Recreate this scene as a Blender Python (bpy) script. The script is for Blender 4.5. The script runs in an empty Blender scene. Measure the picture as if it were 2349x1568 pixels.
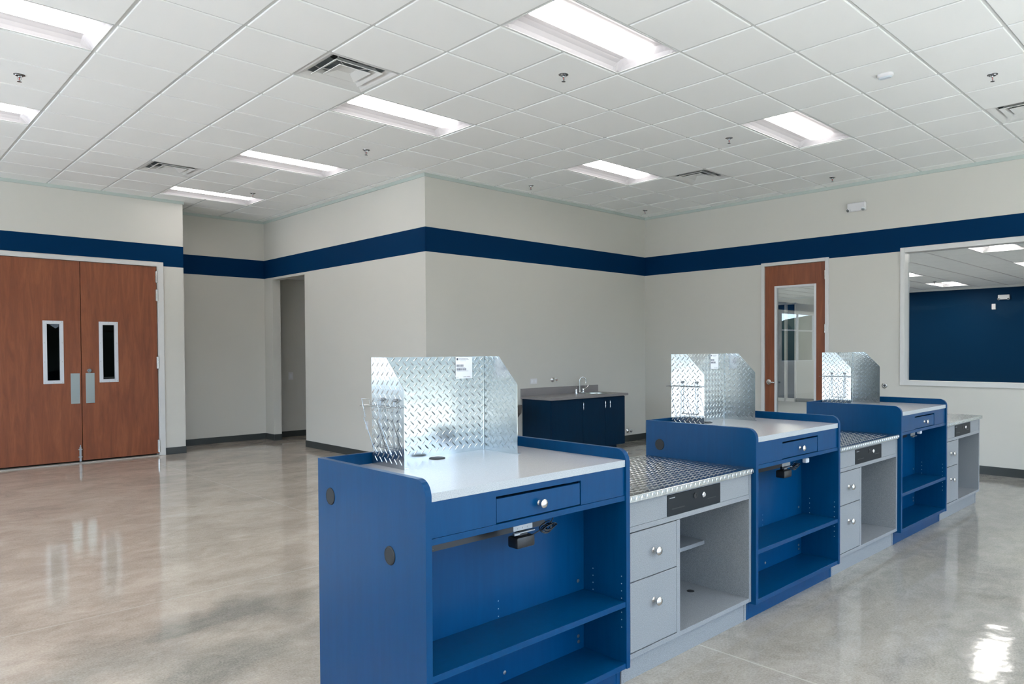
import bpy, bmesh, math, random
from mathutils import Vector, Matrix
random.seed(7)
SC = bpy.context.scene
COL = SC.collection
PI = math.pi
H = 3.692                      # ceiling height
T = 0.6096                     # ceiling module

# ------------------------------------------------------------------ camera
cam_d = bpy.data.cameras.new('camera')
cam = bpy.data.objects.new('camera', cam_d); COL.objects.link(cam)
SC.camera = cam
cam_d.sensor_width = 36.0
cam_d.lens = 1655.72 / 2349 * 36.0
cam_d.shift_x = (1174.5 - 1308.59) / 2349
cam_d.shift_y = (833.12 - 784.0) / 2349
cam_d.clip_start = 0.05; cam_d.clip_end = 300
yaw, pitch, roll = 0.7745, -0.0180, -0.0043
fw = Vector((math.cos(pitch)*math.cos(yaw), math.cos(pitch)*math.sin(yaw), math.sin(pitch)))
rt = Vector((math.sin(yaw), -math.cos(yaw), 0)); up = rt.cross(fw)
cr, sr = math.cos(roll), math.sin(roll)
rt2 = cr*rt + sr*up; up2 = -sr*rt + cr*up
CAM = Vector((-1.3742, -5.6164, 1.4836))
m = Matrix((rt2, up2, -fw)).transposed().to_4x4(); m.translation = CAM
cam.matrix_world = m
F_PX, CX, CY = 1655.72, 1308.59, 833.12
def project(p):
    d = Vector(p) - CAM
    z = d.dot(fw)
    if z < 0.05: return None
    return (CX + F_PX*d.dot(rt2)/z, CY - F_PX*d.dot(up2)/z, z)

# ------------------------------------------------------------------ world, exposure
SKY_STRENGTH = 4.6
LAMP_STRENGTH = 4.6
SUN_STRENGTH = 34.0
SC.view_settings.view_transform = 'Standard'
SC.view_settings.look = 'None'
SC.view_settings.gamma = 1.0
SC.view_settings.use_curve_mapping = False
SC.view_settings.exposure = 0.80
w = bpy.data.worlds.new('sky'); SC.world = w; w.use_nodes = True
nt = w.node_tree; nt.nodes.clear()
wo = nt.nodes.new('ShaderNodeOutputWorld'); bg = nt.nodes.new('ShaderNodeBackground')
tc = nt.nodes.new('ShaderNodeTexCoord'); sx = nt.nodes.new('ShaderNodeSeparateXYZ')
rp = nt.nodes.new('ShaderNodeValToRGB')
nt.links.new(tc.outputs['Generated'], sx.inputs[0]); nt.links.new(sx.outputs['Z'], rp.inputs[0])
rp.color_ramp.elements[0].position = 0.0; rp.color_ramp.elements[0].color = (0.64, 0.82, 1.0, 1)
rp.color_ramp.elements[1].position = 1.0; rp.color_ramp.elements[1].color = (0.42, 0.62, 1.0, 1)
nt.links.new(rp.outputs[0], bg.inputs[0]); bg.inputs[1].default_value = SKY_STRENGTH
nt.links.new(bg.outputs[0], wo.inputs[0])
SC.cycles.max_bounces = 9
SC.cycles.diffuse_bounces = 6
SC.cycles.glossy_bounces = 5
SC.cycles.transparent_max_bounces = 12
SC.cycles.sample_clamp_indirect = 6.0
SC.cycles.caustics_reflective = False
SC.cycles.caustics_refractive = False
sd = bpy.data.lights.new('sun', 'SUN'); sd.energy = SUN_STRENGTH; sd.angle = 0.01; sd.color = (1.0, 0.98, 0.97)
so = bpy.data.objects.new('sun', sd); COL.objects.link(so)
so.rotation_euler = Vector((0.12, 0.50, -0.86)).to_track_quat('-Z', 'Y').to_euler()      # high outside the storefront: falls on the floor just inside the glazing
def portal(loc, rot, sx_, sy_):
    ld = bpy.data.lights.new('window_portal', 'AREA'); ld.shape = 'RECTANGLE'
    ld.size = sx_; ld.size_y = sy_; ld.cycles.is_portal = True
    o = bpy.data.objects.new('window_portal', ld); COL.objects.link(o)
    o.location = loc; o.rotation_euler = rot
portal((1.0, -9.75, 1.55), (PI/2, 0, PI), 13.0, 2.9)      # storefront glazing behind the camera
portal((-7.05, 0.1, 1.6), (PI/2, 0, PI/2 + PI), 9.0, 2.6)

# ------------------------------------------------------------------ materials
def lin(c):
    return tuple((x/12.92 if x <= 0.04045 else ((x+0.055)/1.055)**2.4) for x in c)
def srgb(r, g, b): return lin((r/255, g/255, b/255)) + (1,)
MATS = {}
def mat(name, col, rough=0.5, metal=0.0, spec=0.5, emit=None, estr=0.0):
    m = bpy.data.materials.new(name); m.use_nodes = True
    b = m.node_tree.nodes['Principled BSDF']
    b.inputs['Base Color'].default_value = col if len(col) == 4 else tuple(col)+(1,)
    b.inputs['Roughness'].default_value = rough
    b.inputs['Metallic'].default_value = metal
    b.inputs['Specular IOR Level'].default_value = spec
    if emit:
        b.inputs['Emission Color'].default_value = emit
        b.inputs['Emission Strength'].default_value = estr
    MATS[name] = m
    return m
def N(m, t, **kw):
    n = m.node_tree.nodes.new(t)
    for k, v in kw.items():
        if k in n.inputs: n.inputs[k].default_value = v
        else: setattr(n, k, v)
    return n
def L(m, a, b): m.node_tree.links.new(a, b)
def bsdf(m): return m.node_tree.nodes['Principled BSDF']
def coords(m, scale=(1, 1, 1), obj=False):
    if obj:
        tcn = N(m, 'ShaderNodeTexCoord'); src = tcn.outputs['Object']
    else:
        g = N(m, 'ShaderNodeNewGeometry'); src = g.outputs['Position']
    mp = N(m, 'ShaderNodeMapping'); mp.inputs['Scale'].default_value = scale
    L(m, src, mp.inputs['Vector'])
    return mp.outputs['Vector']
def noise(m, vec, scale, detail=3, rough=0.5, dist=0.0):
    n = N(m, 'ShaderNodeTexNoise'); n.inputs['Scale'].default_value = scale
    n.inputs['Detail'].default_value = detail; n.inputs['Roughness'].default_value = rough
    n.inputs['Distortion'].default_value = dist
    L(m, vec, n.inputs['Vector'])
    return n.outputs['Fac']
def ramp(m, fac, stops):
    r = N(m, 'ShaderNodeValToRGB'); L(m, fac, r.inputs[0])
    e = r.color_ramp.elements
    while len(e) < len(stops): e.new(0.5)
    for k, (p, c) in enumerate(stops):
        e[k].position = p; e[k].color = c if len(c) == 4 else tuple(c)+(1,)
    return r.outputs[0]
def mix(m, fac, a, b, mode='MIX'):
    n = N(m, 'ShaderNodeMix'); n.data_type = 'RGBA'; n.blend_type = mode
    if hasattr(fac, 'node'): L(m, fac, n.inputs[0])
    else: n.inputs[0].default_value = fac
    for k, v in ((6, a), (7, b)):
        if hasattr(v, 'node'): L(m, v, n.inputs[k])
        else: n.inputs[k].default_value = v
    return n.outputs[2]
def bump(m, h, strength=0.1, dist=0.01):
    n = N(m, 'ShaderNodeBump'); n.inputs['Strength'].default_value = strength
    n.inputs['Distance'].default_value = dist
    L(m, h, n.inputs['Height']); L(m, n.outputs[0], bsdf(m).inputs['Normal'])

def paint(name, col, rough=0.55):
    m = mat(name, col, rough, spec=0.15 if col[0] > 0.1 else 0.05)
    v = coords(m)
    f = noise(m, v, 0.8, 3)
    c = tuple(x*0.96 for x in col[:3])+(1,)
    L(m, mix(m, f, col, c), bsdf(m).inputs['Base Color'])
    bump(m, noise(m, v, 240, 2), 0.06, 0.001)
    return m
WALL = paint('greige_wall_paint', (0.60, 0.595, 0.555, 1))
NAVY = paint('navy_wall_paint', srgb(0, 44, 82), 0.6)
NAVY2 = paint('deep_navy_wall_paint', srgb(4, 44, 74), 0.5)
CEILP = mat('white_ceiling_tile', (0.90, 0.92, 0.91, 1), 0.85, spec=0.2)
_v = coords(CEILP)
L(CEILP, mix(CEILP, noise(CEILP, _v, 1.3, 2), (0.92, 0.94, 0.93, 1), (0.89, 0.91, 0.90, 1)), bsdf(CEILP).inputs['Base Color'])
bump(CEILP, noise(CEILP, _v, 160, 3), 0.10, 0.001)
TEE = mat('white_steel_tee', (0.62, 0.64, 0.63, 1), 0.45)
ANGLE = mat('ceiling_wall_angle', srgb(176, 188, 184), 0.5)
FRAMEP = mat('light_grey_frame_paint', (0.62, 0.625, 0.62, 1), 0.35)
SASH = mat('white_bead', (0.66, 0.68, 0.70, 1), 0.35)
BASE = mat('charcoal_rubber_base', (0.035, 0.042, 0.042, 1), 0.4)
WHITE = mat('white_plastic', (0.72, 0.72, 0.74, 1), 0.35)
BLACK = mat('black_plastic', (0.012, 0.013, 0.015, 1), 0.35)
DGREY = mat('dark_grey_plastic', (0.022, 0.025, 0.028, 1), 0.5, spec=0.2)
BLACKM = mat('black_painted_steel', (0.014, 0.018, 0.022, 1), 0.42, spec=0.15)
CHROME = mat('chrome', (0.75, 0.76, 0.78, 1), 0.12, 1.0)
NICKEL = mat('brushed_nickel', (0.62, 0.61, 0.59, 1), 0.24, 1.0)
STEEL = mat('satin_steel', (0.38, 0.40, 0.375, 1), 0.28, 1.0)
ZINC = mat('zinc_plated_steel', (0.34, 0.355, 0.37, 1), 0.42, 1.0)
WIRE = mat('chrome_wire', (0.30, 0.32, 0.34, 1), 0.2, 1.0)
CORD = mat('teal_blue_cable', srgb(20, 110, 160), 0.4)
SPRC = mat('dark_chrome', (0.30, 0.31, 0.32, 1), 0.18, 1.0)  # one even chrome tone, darkened so the heads stand out
RED = mat('red_glass_bulb', (0.45, 0.04, 0.02, 1), 0.2)
REFL = mat('white_reflector', (0.60, 0.59, 0.61, 1), 0.45)
LENS = mat('lit_diffuser', (0.9, 0.9, 0.9, 1), 0.5, emit=(1.0, 0.93, 0.90, 1), estr=LAMP_STRENGTH)
LENS2 = mat('lit_diffuser_back_room', (0.9, 0.9, 0.9, 1), 0.5, emit=(1.0, 0.90, 0.82, 1), estr=24.0)
PAPER = mat('white_sticker_paper', (0.78, 0.80, 0.84, 1), 0.5)
INK = mat('printed_ink', (0.03, 0.035, 0.06, 1), 0.6)
DUCT = mat('galvanized_duct', (0.36, 0.40, 0.41, 1), 0.5, 0.4)
DUCTDARK = mat('dark_duct_opening', (0.02, 0.024, 0.024, 1), 0.7)
REGISTER = mat('white_register_enamel', (0.66, 0.67, 0.66, 1), 0.35)
CARPET = mat('grey_carpet', (0.30, 0.31, 0.315, 1), 0.9)
GROUND = mat('outdoor_concrete', (0.55, 0.56, 0.56, 1), 0.9)
GREEN = mat('outdoor_foliage', (0.034, 0.045, 0.028, 1), 0.9)
PIPE = mat('brown_steel', (0.16, 0.15, 0.145, 1), 0.35, 0.7)

def laminate(name, col, dark, rough, grain=True, spec=0.5):
    m = mat(name, col, rough, spec=spec)
    v = coords(m, (6, 6, 0.5))
    f = noise(m, v, 6, 5, 0.6, 0.6)
    L(m, mix(m, ramp(m, f, [(0.35, (0, 0, 0)), (0.7, (1, 1, 1))]), col, dark), bsdf(m).inputs['Base Color'])
    bump(m, noise(m, coords(m, (40, 40, 6)), 12, 4), 0.05, 0.001)
    return m
BLUE = laminate('royal_blue_laminate', srgb(0, 61, 105), srgb(0, 57, 99), 0.30, spec=0.16)
BLUED = laminate('dark_blue_laminate', srgb(0, 38, 64), srgb(0, 34, 58), 0.42, spec=0.15)
def speckle(name, base, lo, hi, rough, scale=330):
    m = mat(name, base, rough)
    v = coords(m)
    a = noise(m, v, scale, 2, 0.7)
    c1 = mix(m, ramp(m, a, [(0.38, (1, 1, 1)), (0.46, (0, 0, 0))]), base, lo)
    c2 = mix(m, ramp(m, a, [(0.56, (0, 0, 0)), (0.66, (1, 1, 1))]), c1, hi)
    L(m, c2, bsdf(m).inputs['Base Color'])
    return m
GREYL = speckle('grey_speckled_laminate', (0.235, 0.252, 0.268, 1), (0.155, 0.168, 0.185, 1), (0.32, 0.34, 0.36, 1), 0.42)
TOPL = speckle('pale_grey_counter_laminate', (0.45, 0.45, 0.47, 1), (0.40, 0.40, 0.42, 1), (0.50, 0.50, 0.52, 1), 0.20)
EDGEL = speckle('pale_grey_edge_band', (0.38, 0.41, 0.43, 1), (0.30, 0.335, 0.36, 1), (0.46, 0.49, 0.51, 1), 0.4, 260)
SINKT = speckle('grey_sink_counter_laminate', (0.24, 0.23, 0.235, 1), (0.20, 0.19, 0.20, 1), (0.28, 0.27, 0.28, 1), 0.3)
ALU = mat('polished_aluminium_plate', (0.54, 0.575, 0.585, 1), 0.18, 1.0)
bump(ALU, noise(ALU, coords(ALU), 22, 2), 0.12, 0.004)
def wood(name):
    m = mat(name, srgb(128, 62, 38), 0.42, spec=0.4)
    v = coords(m, (9, 9, 0.9))
    f = noise(m, v, 1.6, 6, 0.62, 0.9)
    f2 = noise(m, coords(m, (60, 60, 2.2)), 3, 4, 0.6, 0.3)
    c = ramp(m, f, [(0.28, srgb(112, 60, 37)), (0.5, srgb(128, 71, 43)), (0.75, srgb(143, 84, 52))])
    c = mix(m, ramp(m, f2, [(0.50, (0, 0, 0)), (0.72, (0.42, 0.42, 0.42))]), c, srgb(98, 48, 31))
    L(m, c, bsdf(m).inputs['Base Color'])
    return m
WOOD = wood('cherry_door_veneer')
def glass(name, tint, refl, rough=0.0, facing=0.35):
    m = bpy.data.materials.new(name); m.use_nodes = True
    n = m.node_tree.nodes; n.clear()
    o = n.new('ShaderNodeOutputMaterial'); t = n.new('ShaderNodeBsdfTransparent'); g = n.new('ShaderNodeBsdfGlossy')
    mx = n.new('ShaderNodeMixShader'); fr = n.new('ShaderNodeFresnel'); fr.inputs[0].default_value = refl
    t.inputs[0].default_value = tint; g.inputs['Roughness'].default_value = rough
    L(m, fr.outputs[0], mx.inputs[0]); L(m, t.outputs[0], mx.inputs[1]); L(m, g.outputs[0], mx.inputs[2])
    L(m, mx.outputs[0], o.inputs[0])
    return m
GLASS = glass('clear_door_glass', (0.86, 0.90, 0.90, 1), 1.9)
GLASSW = glass('clear_window_glass', (0.90, 0.93, 0.94, 1), 1.05)
GLASSD = glass('dark_vision_glass', (0.35, 0.33, 0.36, 1), 1.3)

# polished concrete floor
FLOOR = mat('polished_concrete', (0.35, 0.31, 0.27, 1), 0.1, spec=0.5)
def _floor(m):
    v = coords(m)
    big = noise(m, v, 0.35, 4, 0.55, 0.4)
    mid = noise(m, coords(m, (1, 1.6, 1)), 1.3, 6, 0.65, 0.8)
    fine = noise(m, v, 95, 5, 0.75)
    cloud = noise(m, coords(m, (1, 1.3, 1)), 5.5, 7, 0.7, 1.2)
    g = N(m, 'ShaderNodeSeparateXYZ'); gg = N(m, 'ShaderNodeNewGeometry'); L(m, gg.outputs['Position'], g.inputs[0])
    c = ramp(m, mid, [(0.25, (0.34, 0.265, 0.21)), (0.5, (0.53, 0.43, 0.35)), (0.75, (0.72, 0.62, 0.52))])
    grey = ramp(m, mid, [(0.25, (0.19, 0.187, 0.168)), (0.55, (0.27, 0.265, 0.24)), (0.8, (0.38, 0.375, 0.345))])
    # greyer east of the counters, browner by the double doors
    def math_(op, a, b=None):
        n = N(m, 'ShaderNodeMath'); n.operation = op
        for k, x in enumerate((a, b)):
            if x is None: continue
            if hasattr(x, 'node'): L(m, x, n.inputs[k])
            else: n.inputs[k].default_value = x
        return n.outputs[0]
    t = math_('MULTIPLY_ADD', math_('SUBTRACT', g.outputs['X'], math_('MULTIPLY', g.outputs['Y'], 0.85)), 0.16)
    t.node.inputs[2].default_value = -0.10
    t = math_('ADD', t, math_('MULTIPLY', math_('SUBTRACT', big, 0.5), 1.2))
    tr = ramp(m, t, [(0.15, (0, 0, 0)), (0.85, (1, 1, 1))])
    c = mix(m, tr, c, grey)
    # broad dark stains with shapes of their own
    def blob(c, x, y, rx, ry, ang, col, amt):
        mp = N(m, 'ShaderNodeMapping'); mp.vector_type = 'TEXTURE'
        mp.inputs['Location'].default_value = (x, y, 0); mp.inputs['Rotation'].default_value = (0, 0, ang)
        mp.inputs['Scale'].default_value = (rx, ry, 1)
        nz = N(m, 'ShaderNodeTexNoise'); nz.inputs['Scale'].default_value = 2.2; nz.inputs['Detail'].default_value = 5
        L(m, gg.outputs['Position'], nz.inputs['Vector'])
        vm = N(m, 'ShaderNodeVectorMath'); vm.operation = 'MULTIPLY_ADD'
        L(m, nz.outputs['Color'], vm.inputs[0]); vm.inputs[1].default_value = (0.8, 0.8, 0); L(m, gg.outputs['Position'], vm.inputs[2])
        L(m, vm.outputs[0], mp.inputs[0])
        ln = N(m, 'ShaderNodeVectorMath'); ln.operation = 'LENGTH'
        fl = N(m, 'ShaderNodeVectorMath'); fl.operation = 'MULTIPLY'; fl.inputs[1].default_value = (1, 1, 0)
        L(m, mp.outputs[0], fl.inputs[0]); L(m, fl.outputs[0], ln.inputs[0])
        f = ramp(m, ln.outputs['Value'], [(0.35, (amt, amt, amt)), (1.0, (0, 0, 0))])
        return mix(m, f, c, col)
    c = blob(c, 0.45, -1.0, 0.8, 0.30, 0.1, (0.10, 0.10, 0.085, 1), 0.85)
    c = blob(c, 0.1, -1.7, 1.1, 0.28, 0.3, (0.12, 0.118, 0.10, 1), 0.8)
    c = blob(c, -0.2, -1.3, 0.9, 0.20, -0.2, (0.17, 0.16, 0.135, 1), 0.5)
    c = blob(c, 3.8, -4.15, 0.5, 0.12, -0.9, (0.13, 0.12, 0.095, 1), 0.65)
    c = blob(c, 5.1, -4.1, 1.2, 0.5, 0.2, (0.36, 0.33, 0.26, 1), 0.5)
    # aggregate specks
    vo = N(m, 'ShaderNodeTexVoronoi'); vo.inputs['Scale'].default_value = 42
    L(m, gg.outputs['Position'], vo.inputs['Vector'])
    sp = ramp(m, vo.outputs['Distance'], [(0.0, (1, 1, 1)), (0.15, (0, 0, 0))])
    spm = ramp(m, noise(m, v, 3.0, 2), [(0.40, (0, 0, 0)), (0.58, (0.9, 0.9, 0.9))])
    c = mix(m, mix(m, 1.0, sp, spm, 'MULTIPLY'), c, (0.62, 0.60, 0.55, 1))
    c = mix(m, 0.30, c, ramp(m, cloud, [(0.34, (0.20, 0.18, 0.155)), (0.66, (0.58, 0.53, 0.47))]))
    c = mix(m, 0.26, c, ramp(m, fine, [(0.36, (0.14, 0.13, 0.115)), (0.64, (0.62, 0.58, 0.52))]))
    # filled saw cuts
    def line(c, axis, at):
        d = math_('ABSOLUTE', math_('SUBTRACT', g.outputs[axis], at))
        f = ramp(m, d, [(0.003, (0.55, 0.55, 0.55)), (0.007, (0, 0, 0))])
        return mix(m, f, c, (0.60, 0.56, 0.50, 1))
    c = line(c, 'X', 1.655); c = line(c, 'Y', -0.88)
    L(m, c, bsdf(m).inputs['Base Color'])
    rr = ramp(m, noise(m, v, 1.1, 5, 0.6), [(0.3, (0.03, 0.03, 0.03)), (0.75, (0.11, 0.11, 0.11))])
    L(m, rr, bsdf(m).inputs['Roughness'])
    b1 = N(m, 'ShaderNodeBump'); L(m, math_('ADD', math_('MULTIPLY', tr, 0.35), 0.36), b1.inputs['Strength']); b1.inputs['Distance'].default_value = 0.004
    L(m, noise(m, v, 3.4, 3), b1.inputs['Height'])
    b2 = N(m, 'ShaderNodeBump'); b2.inputs['Strength'].default_value = 0.05; b2.inputs['Distance'].default_value = 0.001
    L(m, fine, b2.inputs['Height']); L(m, b1.outputs[0], b2.inputs['Normal'])
    L(m, b2.outputs[0], bsdf(m).inputs['Normal'])
_floor(FLOOR)

# ------------------------------------------------------------------ mesh helpers
def box(bm, x0, x1, y0, y1, z0, z1, bev=0.0, seg=1):
    vs = [bm.verts.new((x, y, z)) for x in (x0, x1) for y in (y0, y1) for z in (z0, z1)]
    fs = [(0, 1, 3, 2), (4, 6, 7, 5), (0, 4, 5, 1), (2, 3, 7, 6), (0, 2, 6, 4), (1, 5, 7, 3)]
    new = [bm.faces.new([vs[i] for i in f]) for f in fs]
    if bev > 0:
        es = list({e for f in new for e in f.edges})
        bmesh.ops.bevel(bm, geom=es, offset=bev, segments=seg, affect='EDGES', profile=0.5)
    return new
def prism(bm, pts, axis, a0, a1, bev=0.0):
    """extrude the polygon pts along an axis; pts are the two other coordinates in x,y,z order"""
    def mk(p, a):
        return {'x': (a, p[0], p[1]), 'y': (p[0], a, p[1]), 'z': (p[0], p[1], a)}[axis]
    A = [bm.verts.new(mk(p, a0)) for p in pts]; B = [bm.verts.new(mk(p, a1)) for p in pts]
    n = len(pts); fs = []
    fs.append(bm.faces.new(A)); fs.append(bm.faces.new(B[::-1]))
    for i in range(n):
        j = (i+1) % n
        fs.append(bm.faces.new((A[j], A[i], B[i], B[j])))
    if bev > 0:
        es = list(set(fs[0].edges) | set(fs[1].edges))
        bmesh.ops.bevel(bm, geom=es, offset=bev, segments=1, affect='EDGES')
    return fs
def frame_of(d):
    d = Vector(d).normalized()
    a = Vector((0, 0, 1)) if abs(d.z) < 0.9 else Vector((1, 0, 0))
    u = d.cross(a).normalized(); v = d.cross(u).normalized()
    return d, u, v
def lathe(bm, o, d, prof, n=20):
    """prof: list of (distance along d, radius)"""
    o = Vector(o); d, u, v = frame_of(d)
    rings = []
    for (t, r) in prof:
        if r < 1e-6: rings.append([bm.verts.new(o + d*t)])
        else: rings.append([bm.verts.new(o + d*t + (u*math.cos(2*PI*k/n) + v*math.sin(2*PI*k/n))*r) for k in range(n)])
    for a, b in zip(rings, rings[1:]):
        for k in range(n):
            k2 = (k+1) % n
            if len(a) == 1 and len(b) == 1: continue
            if len(a) == 1: bm.faces.new((a[0], b[k], b[k2]))
            elif len(b) == 1: bm.faces.new((a[k2], a[k], b[0]))
            else: bm.faces.new((a[k2], a[k], b[k], b[k2]))
    if len(rings[0]) > 1: bm.faces.new(rings[0])
    if len(rings[-1]) > 1: bm.faces.new(rings[-1][::-1])
def cyl(bm, o, d, l, r, n=16): lathe(bm, o, d, [(0, r), (l, r)], n)
def tube(bm, pts, r, n=6, closed=False):
    pts = [Vector(p) for p in pts]; rings = []
    N_ = len(pts); prev = None
    for i, p in enumerate(pts):
        if closed: t = pts[(i+1) % N_] - pts[i-1]
        else: t = pts[min(i+1, N_-1)] - pts[max(i-1, 0)]
        d, u, v = frame_of(t)
        if prev is not None:
            u = (prev - d*prev.dot(d)).normalized(); v = d.cross(u)
        prev = u
        rings.append([bm.verts.new(p + (u*math.cos(2*PI*k/n) + v*math.sin(2*PI*k/n))*r) for k in range(n)])
    last = N_ if closed else N_-1
    for i in range(last):
        a, b = rings[i], rings[(i+1) % N_]
        for k in range(n):
            k2 = (k+1) % n; bm.faces.new((a[k2], a[k], b[k], b[k2]))
    if not closed: bm.faces.new(rings[0]); bm.faces.new(rings[-1][::-1])
def obj(name, bm, m, parent=None, smooth=False, loc=None):
    bmesh.ops.recalc_face_normals(bm, faces=bm.faces[:])
    me = bpy.data.meshes.new(name); bm.to_mesh(me); bm.free()
    for mm in (m if isinstance(m, (list, tuple)) else [m]): me.materials.append(mm)
    if smooth:
        for p in me.polygons: p.use_smooth = True
        try: me.set_sharp_from_angle(angle=math.radians(40))
        except Exception: pass
    o = bpy.data.objects.new(name, me); COL.objects.link(o)
    if parent: o.parent = parent
    if loc: o.location = loc
    return o
def B(): return bmesh.new()
def bx(name, m, parent, *dims, bev=0.0):
    b = B(); box(b, *dims, bev=bev); return obj(name, b, m, parent)
def thing(name, label, cat, loc=(0, 0, 0), rotz=0, group=None):
    o = bpy.data.objects.new(name, None); COL.objects.link(o)
    o.empty_display_size = 0.1
    o.location = loc; o.rotation_euler = (0, 0, rotz)
    o['label'] = label; o['category'] = cat
    if group: o['group'] = group
    return o
def tag(o, label, cat, group=None):
    o['label'] = label; o['category'] = cat
    if group: o['group'] = group
    return o
def struct(o): o['kind'] = 'structure'; return o
def dup(root, loc, label, group=None, skip=()):
    kids = {}
    for ob in bpy.data.objects:
        if ob.parent: kids.setdefault(ob.parent.name, []).append(ob)
    r = root.copy(); COL.objects.link(r); r.location = loc; r['label'] = label
    if group: r['group'] = group
    def rec(src, dst):
        for ch in kids.get(src.name, []):
            if ch.name.split('.')[0] in skip: continue
            c = ch.copy(); COL.objects.link(c); c.parent = dst
            rec(ch, c)
    rec(root, r)
    return r

# ------------------------------------------------------------------ room shell
X1, Y1, X2, Y2, Y3, XE = 3.776, 1.926, 8.121, 5.857, 6.696, 2.243
ZT, ZB = 3.024, 2.719          # accent band
XW, YS = -7.0, -9.7            # far side and storefront side, behind the camera
b = B(); box(b, XW-0.3, X2+0.13, YS-0.2, Y3+0.2, -0.12, 0); struct(obj('floor', b, FLOOR))
b = B(); box(b, X2+0.13, 18.0, -8, 5.4, -0.12, 0); o = struct(obj('floor', b, CARPET)); o['label'] = 'grey carpet floor of the room behind the interior window'

def wall(name, parts, band=None):
    bm = B()
    for p in parts: box(bm, *p)
    o = struct(obj(name, bm, WALL))
    if band:
        bm = B()
        for p in band: box(bm, *p)
        obj('painted_band', bm, NAVY, o)
    return o
TH = 0.13
e = 0.0015
# door wall (double doors)
DX0, DX1, DZ = 0.02, 1.905, 2.72
wall('wall_door_side', [(-3.85, DX0, Y2, Y2+TH, 0, H), (DX1, XE, Y2, Y2+TH, 0, H), (DX0, DX1, Y2, Y2+TH, DZ, H),
      (XW, -6.25, Y2, Y2+TH, 0, H), (-6.25, -3.85, Y2, Y2+TH, 0, 1.08), (-6.25, -3.85, Y2, Y2+TH, 2.7, H)],
     [(XW, XE+e, Y2-e, Y2, 2.775, ZT), (1.975, XE+e, Y2-e, Y2, ZB, 2.775), (XE, XE+e, Y2-e, Y2+TH, ZB, ZT)])
wall('wall_alcove_side', [(XE-TH, XE, Y2+TH, Y3, 0, H)], [(XE, XE+e, Y2+TH, Y3, ZB, ZT)])
wall('wall_alcove_back', [(XE-TH, 7.0, Y3, Y3+TH, 0, H)], [(XE, X1, Y3-e, Y3, ZB, ZT)])
OY0, OY1, OZ = 5.20, 6.369, 2.683
wall('wall_corridor_side', [(X1, X1+TH, Y1+TH, OY0, 0, H), (X1, X1+TH, OY1, Y3, 0, H), (X1, X1+TH, OY0, OY1, OZ, H)],
     [(X1-e, X1, Y1-e, Y3, ZB, ZT)])
wall('wall_sink_side', [(X1, X2, Y1, Y1+TH, 0, H)], [(X1-e, X2, Y1-e, Y1, ZB, ZT)])
# right-hand wall with glazed door and interior window
PY0, PY1, PZ = -1.215, -0.275, 2.70
WY0, WY1, WZ0, WZ1 = -6.6, -2.245, 1.08, 2.706
wall('wall_window_side', [(X2, X2+TH, PY1, Y1+TH, 0, H), (X2, X2+TH, PY0, PY1, PZ, H), (X2, X2+TH, WY1, PY0, 0, H),
      (X2, X2+TH, WY0, WY1, 0, WZ0), (X2, X2+TH, WY0, WY1, WZ1, H), (X2, X2+TH, YS, WY0, 0, H)],
     [(X2-e, X2, YS, -1.255, 2.765, ZT), (X2-e, X2, -2.195, -1.255, ZB, 2.765), (X2-e, X2, -1.255, -0.23, 2.737, ZT), (X2-e, X2, -0.23, Y1, ZB, ZT), (X2-e, X2, YS, -6.65, ZB, 2.765)])
# storefront walls behind the camera
bm = B()
box(bm, XW, X2+TH, YS-0.15, YS, 3.0, H); box(bm, XW, X2+TH, YS-0.15, YS, 0, 0.12)
for x in (XW, X2): box(bm, x-0.4, x+0.4 if x < 0 else x+TH, YS-0.15, YS, 0.12, 3.0)
struct(obj('wall_storefront', bm, WALL))
EY0, EY1, EZ0, EZ1 = -4.4, 4.6, 0.3, 2.9  # unseen opening, enlarged to bounce more daylight onto the ceiling
bm = B()
box(bm, XW-0.15, XW, YS-0.15, EY0, 0, H); box(bm, XW-0.15, XW, EY1, Y2+TH, 0, H)
box(bm, XW-0.15, XW, EY0, EY1, EZ1, H); box(bm, XW-0.15, XW, EY0, EY1, 0, EZ0)
struct(obj('wall_entrance_side', bm, WALL))
MULL = mat('aluminium_mullion', (0.16, 0.12, 0.10, 1), 0.4, 0.3)
bm = B()
x = XW+0.4
while x < X2-0.3:
    box(bm, x-0.03, x+0.03, YS-0.11, YS-0.04, 0.12, 3.0); x += 1.55
box(bm, XW+0.4, X2-0.4, YS-0.11, YS-0.04, 2.15, 2.2)
struct(obj('window_storefront', bm, MULL))
bm = B()
for k in range(7):
    y = EY0+(EY1-EY0)*k/6; box(bm, XW-0.11, XW-0.04, y-0.03, y+0.03, EZ0, EZ1)
box(bm, XW-0.11, XW-0.04, EY0, EY1, 2.1, 2.15)
struct(obj('window_entrance_side', bm, MULL))
# window in the same wall as the double doors, seen mirrored in the door glass
bm = B()
for a in (-6.25, -5.05, -3.89): box(bm, a, a+0.04, Y2+0.03, Y2+0.09, 1.08, 2.7)
for a in (1.08, 2.66, 2.1): box(bm, -6.25, -3.85, Y2+0.03, Y2+0.09, a, a+0.04)
struct(obj('window_2', bm, SASH))

# dark room behind the double doors
bm = B()
box(bm, -1.0, XE, 10.0, 10.1, 0, H); box(bm, -1.1, -1.0, Y2+TH, 10.1, 0, H)
box(bm, XE-TH, XE, Y3, 10.1, 0, H); box(bm, -1.1, XE, Y2+TH, 10.1, 2.9, 3.0); box(bm, -1.1, XE, Y2+TH+0.001, 10.1, -0.1, 0)
struct(obj('wall_hall', bm, mat('dim_hall_paint', (0.25, 0.24, 0.24, 1), 0.7)))
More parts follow.
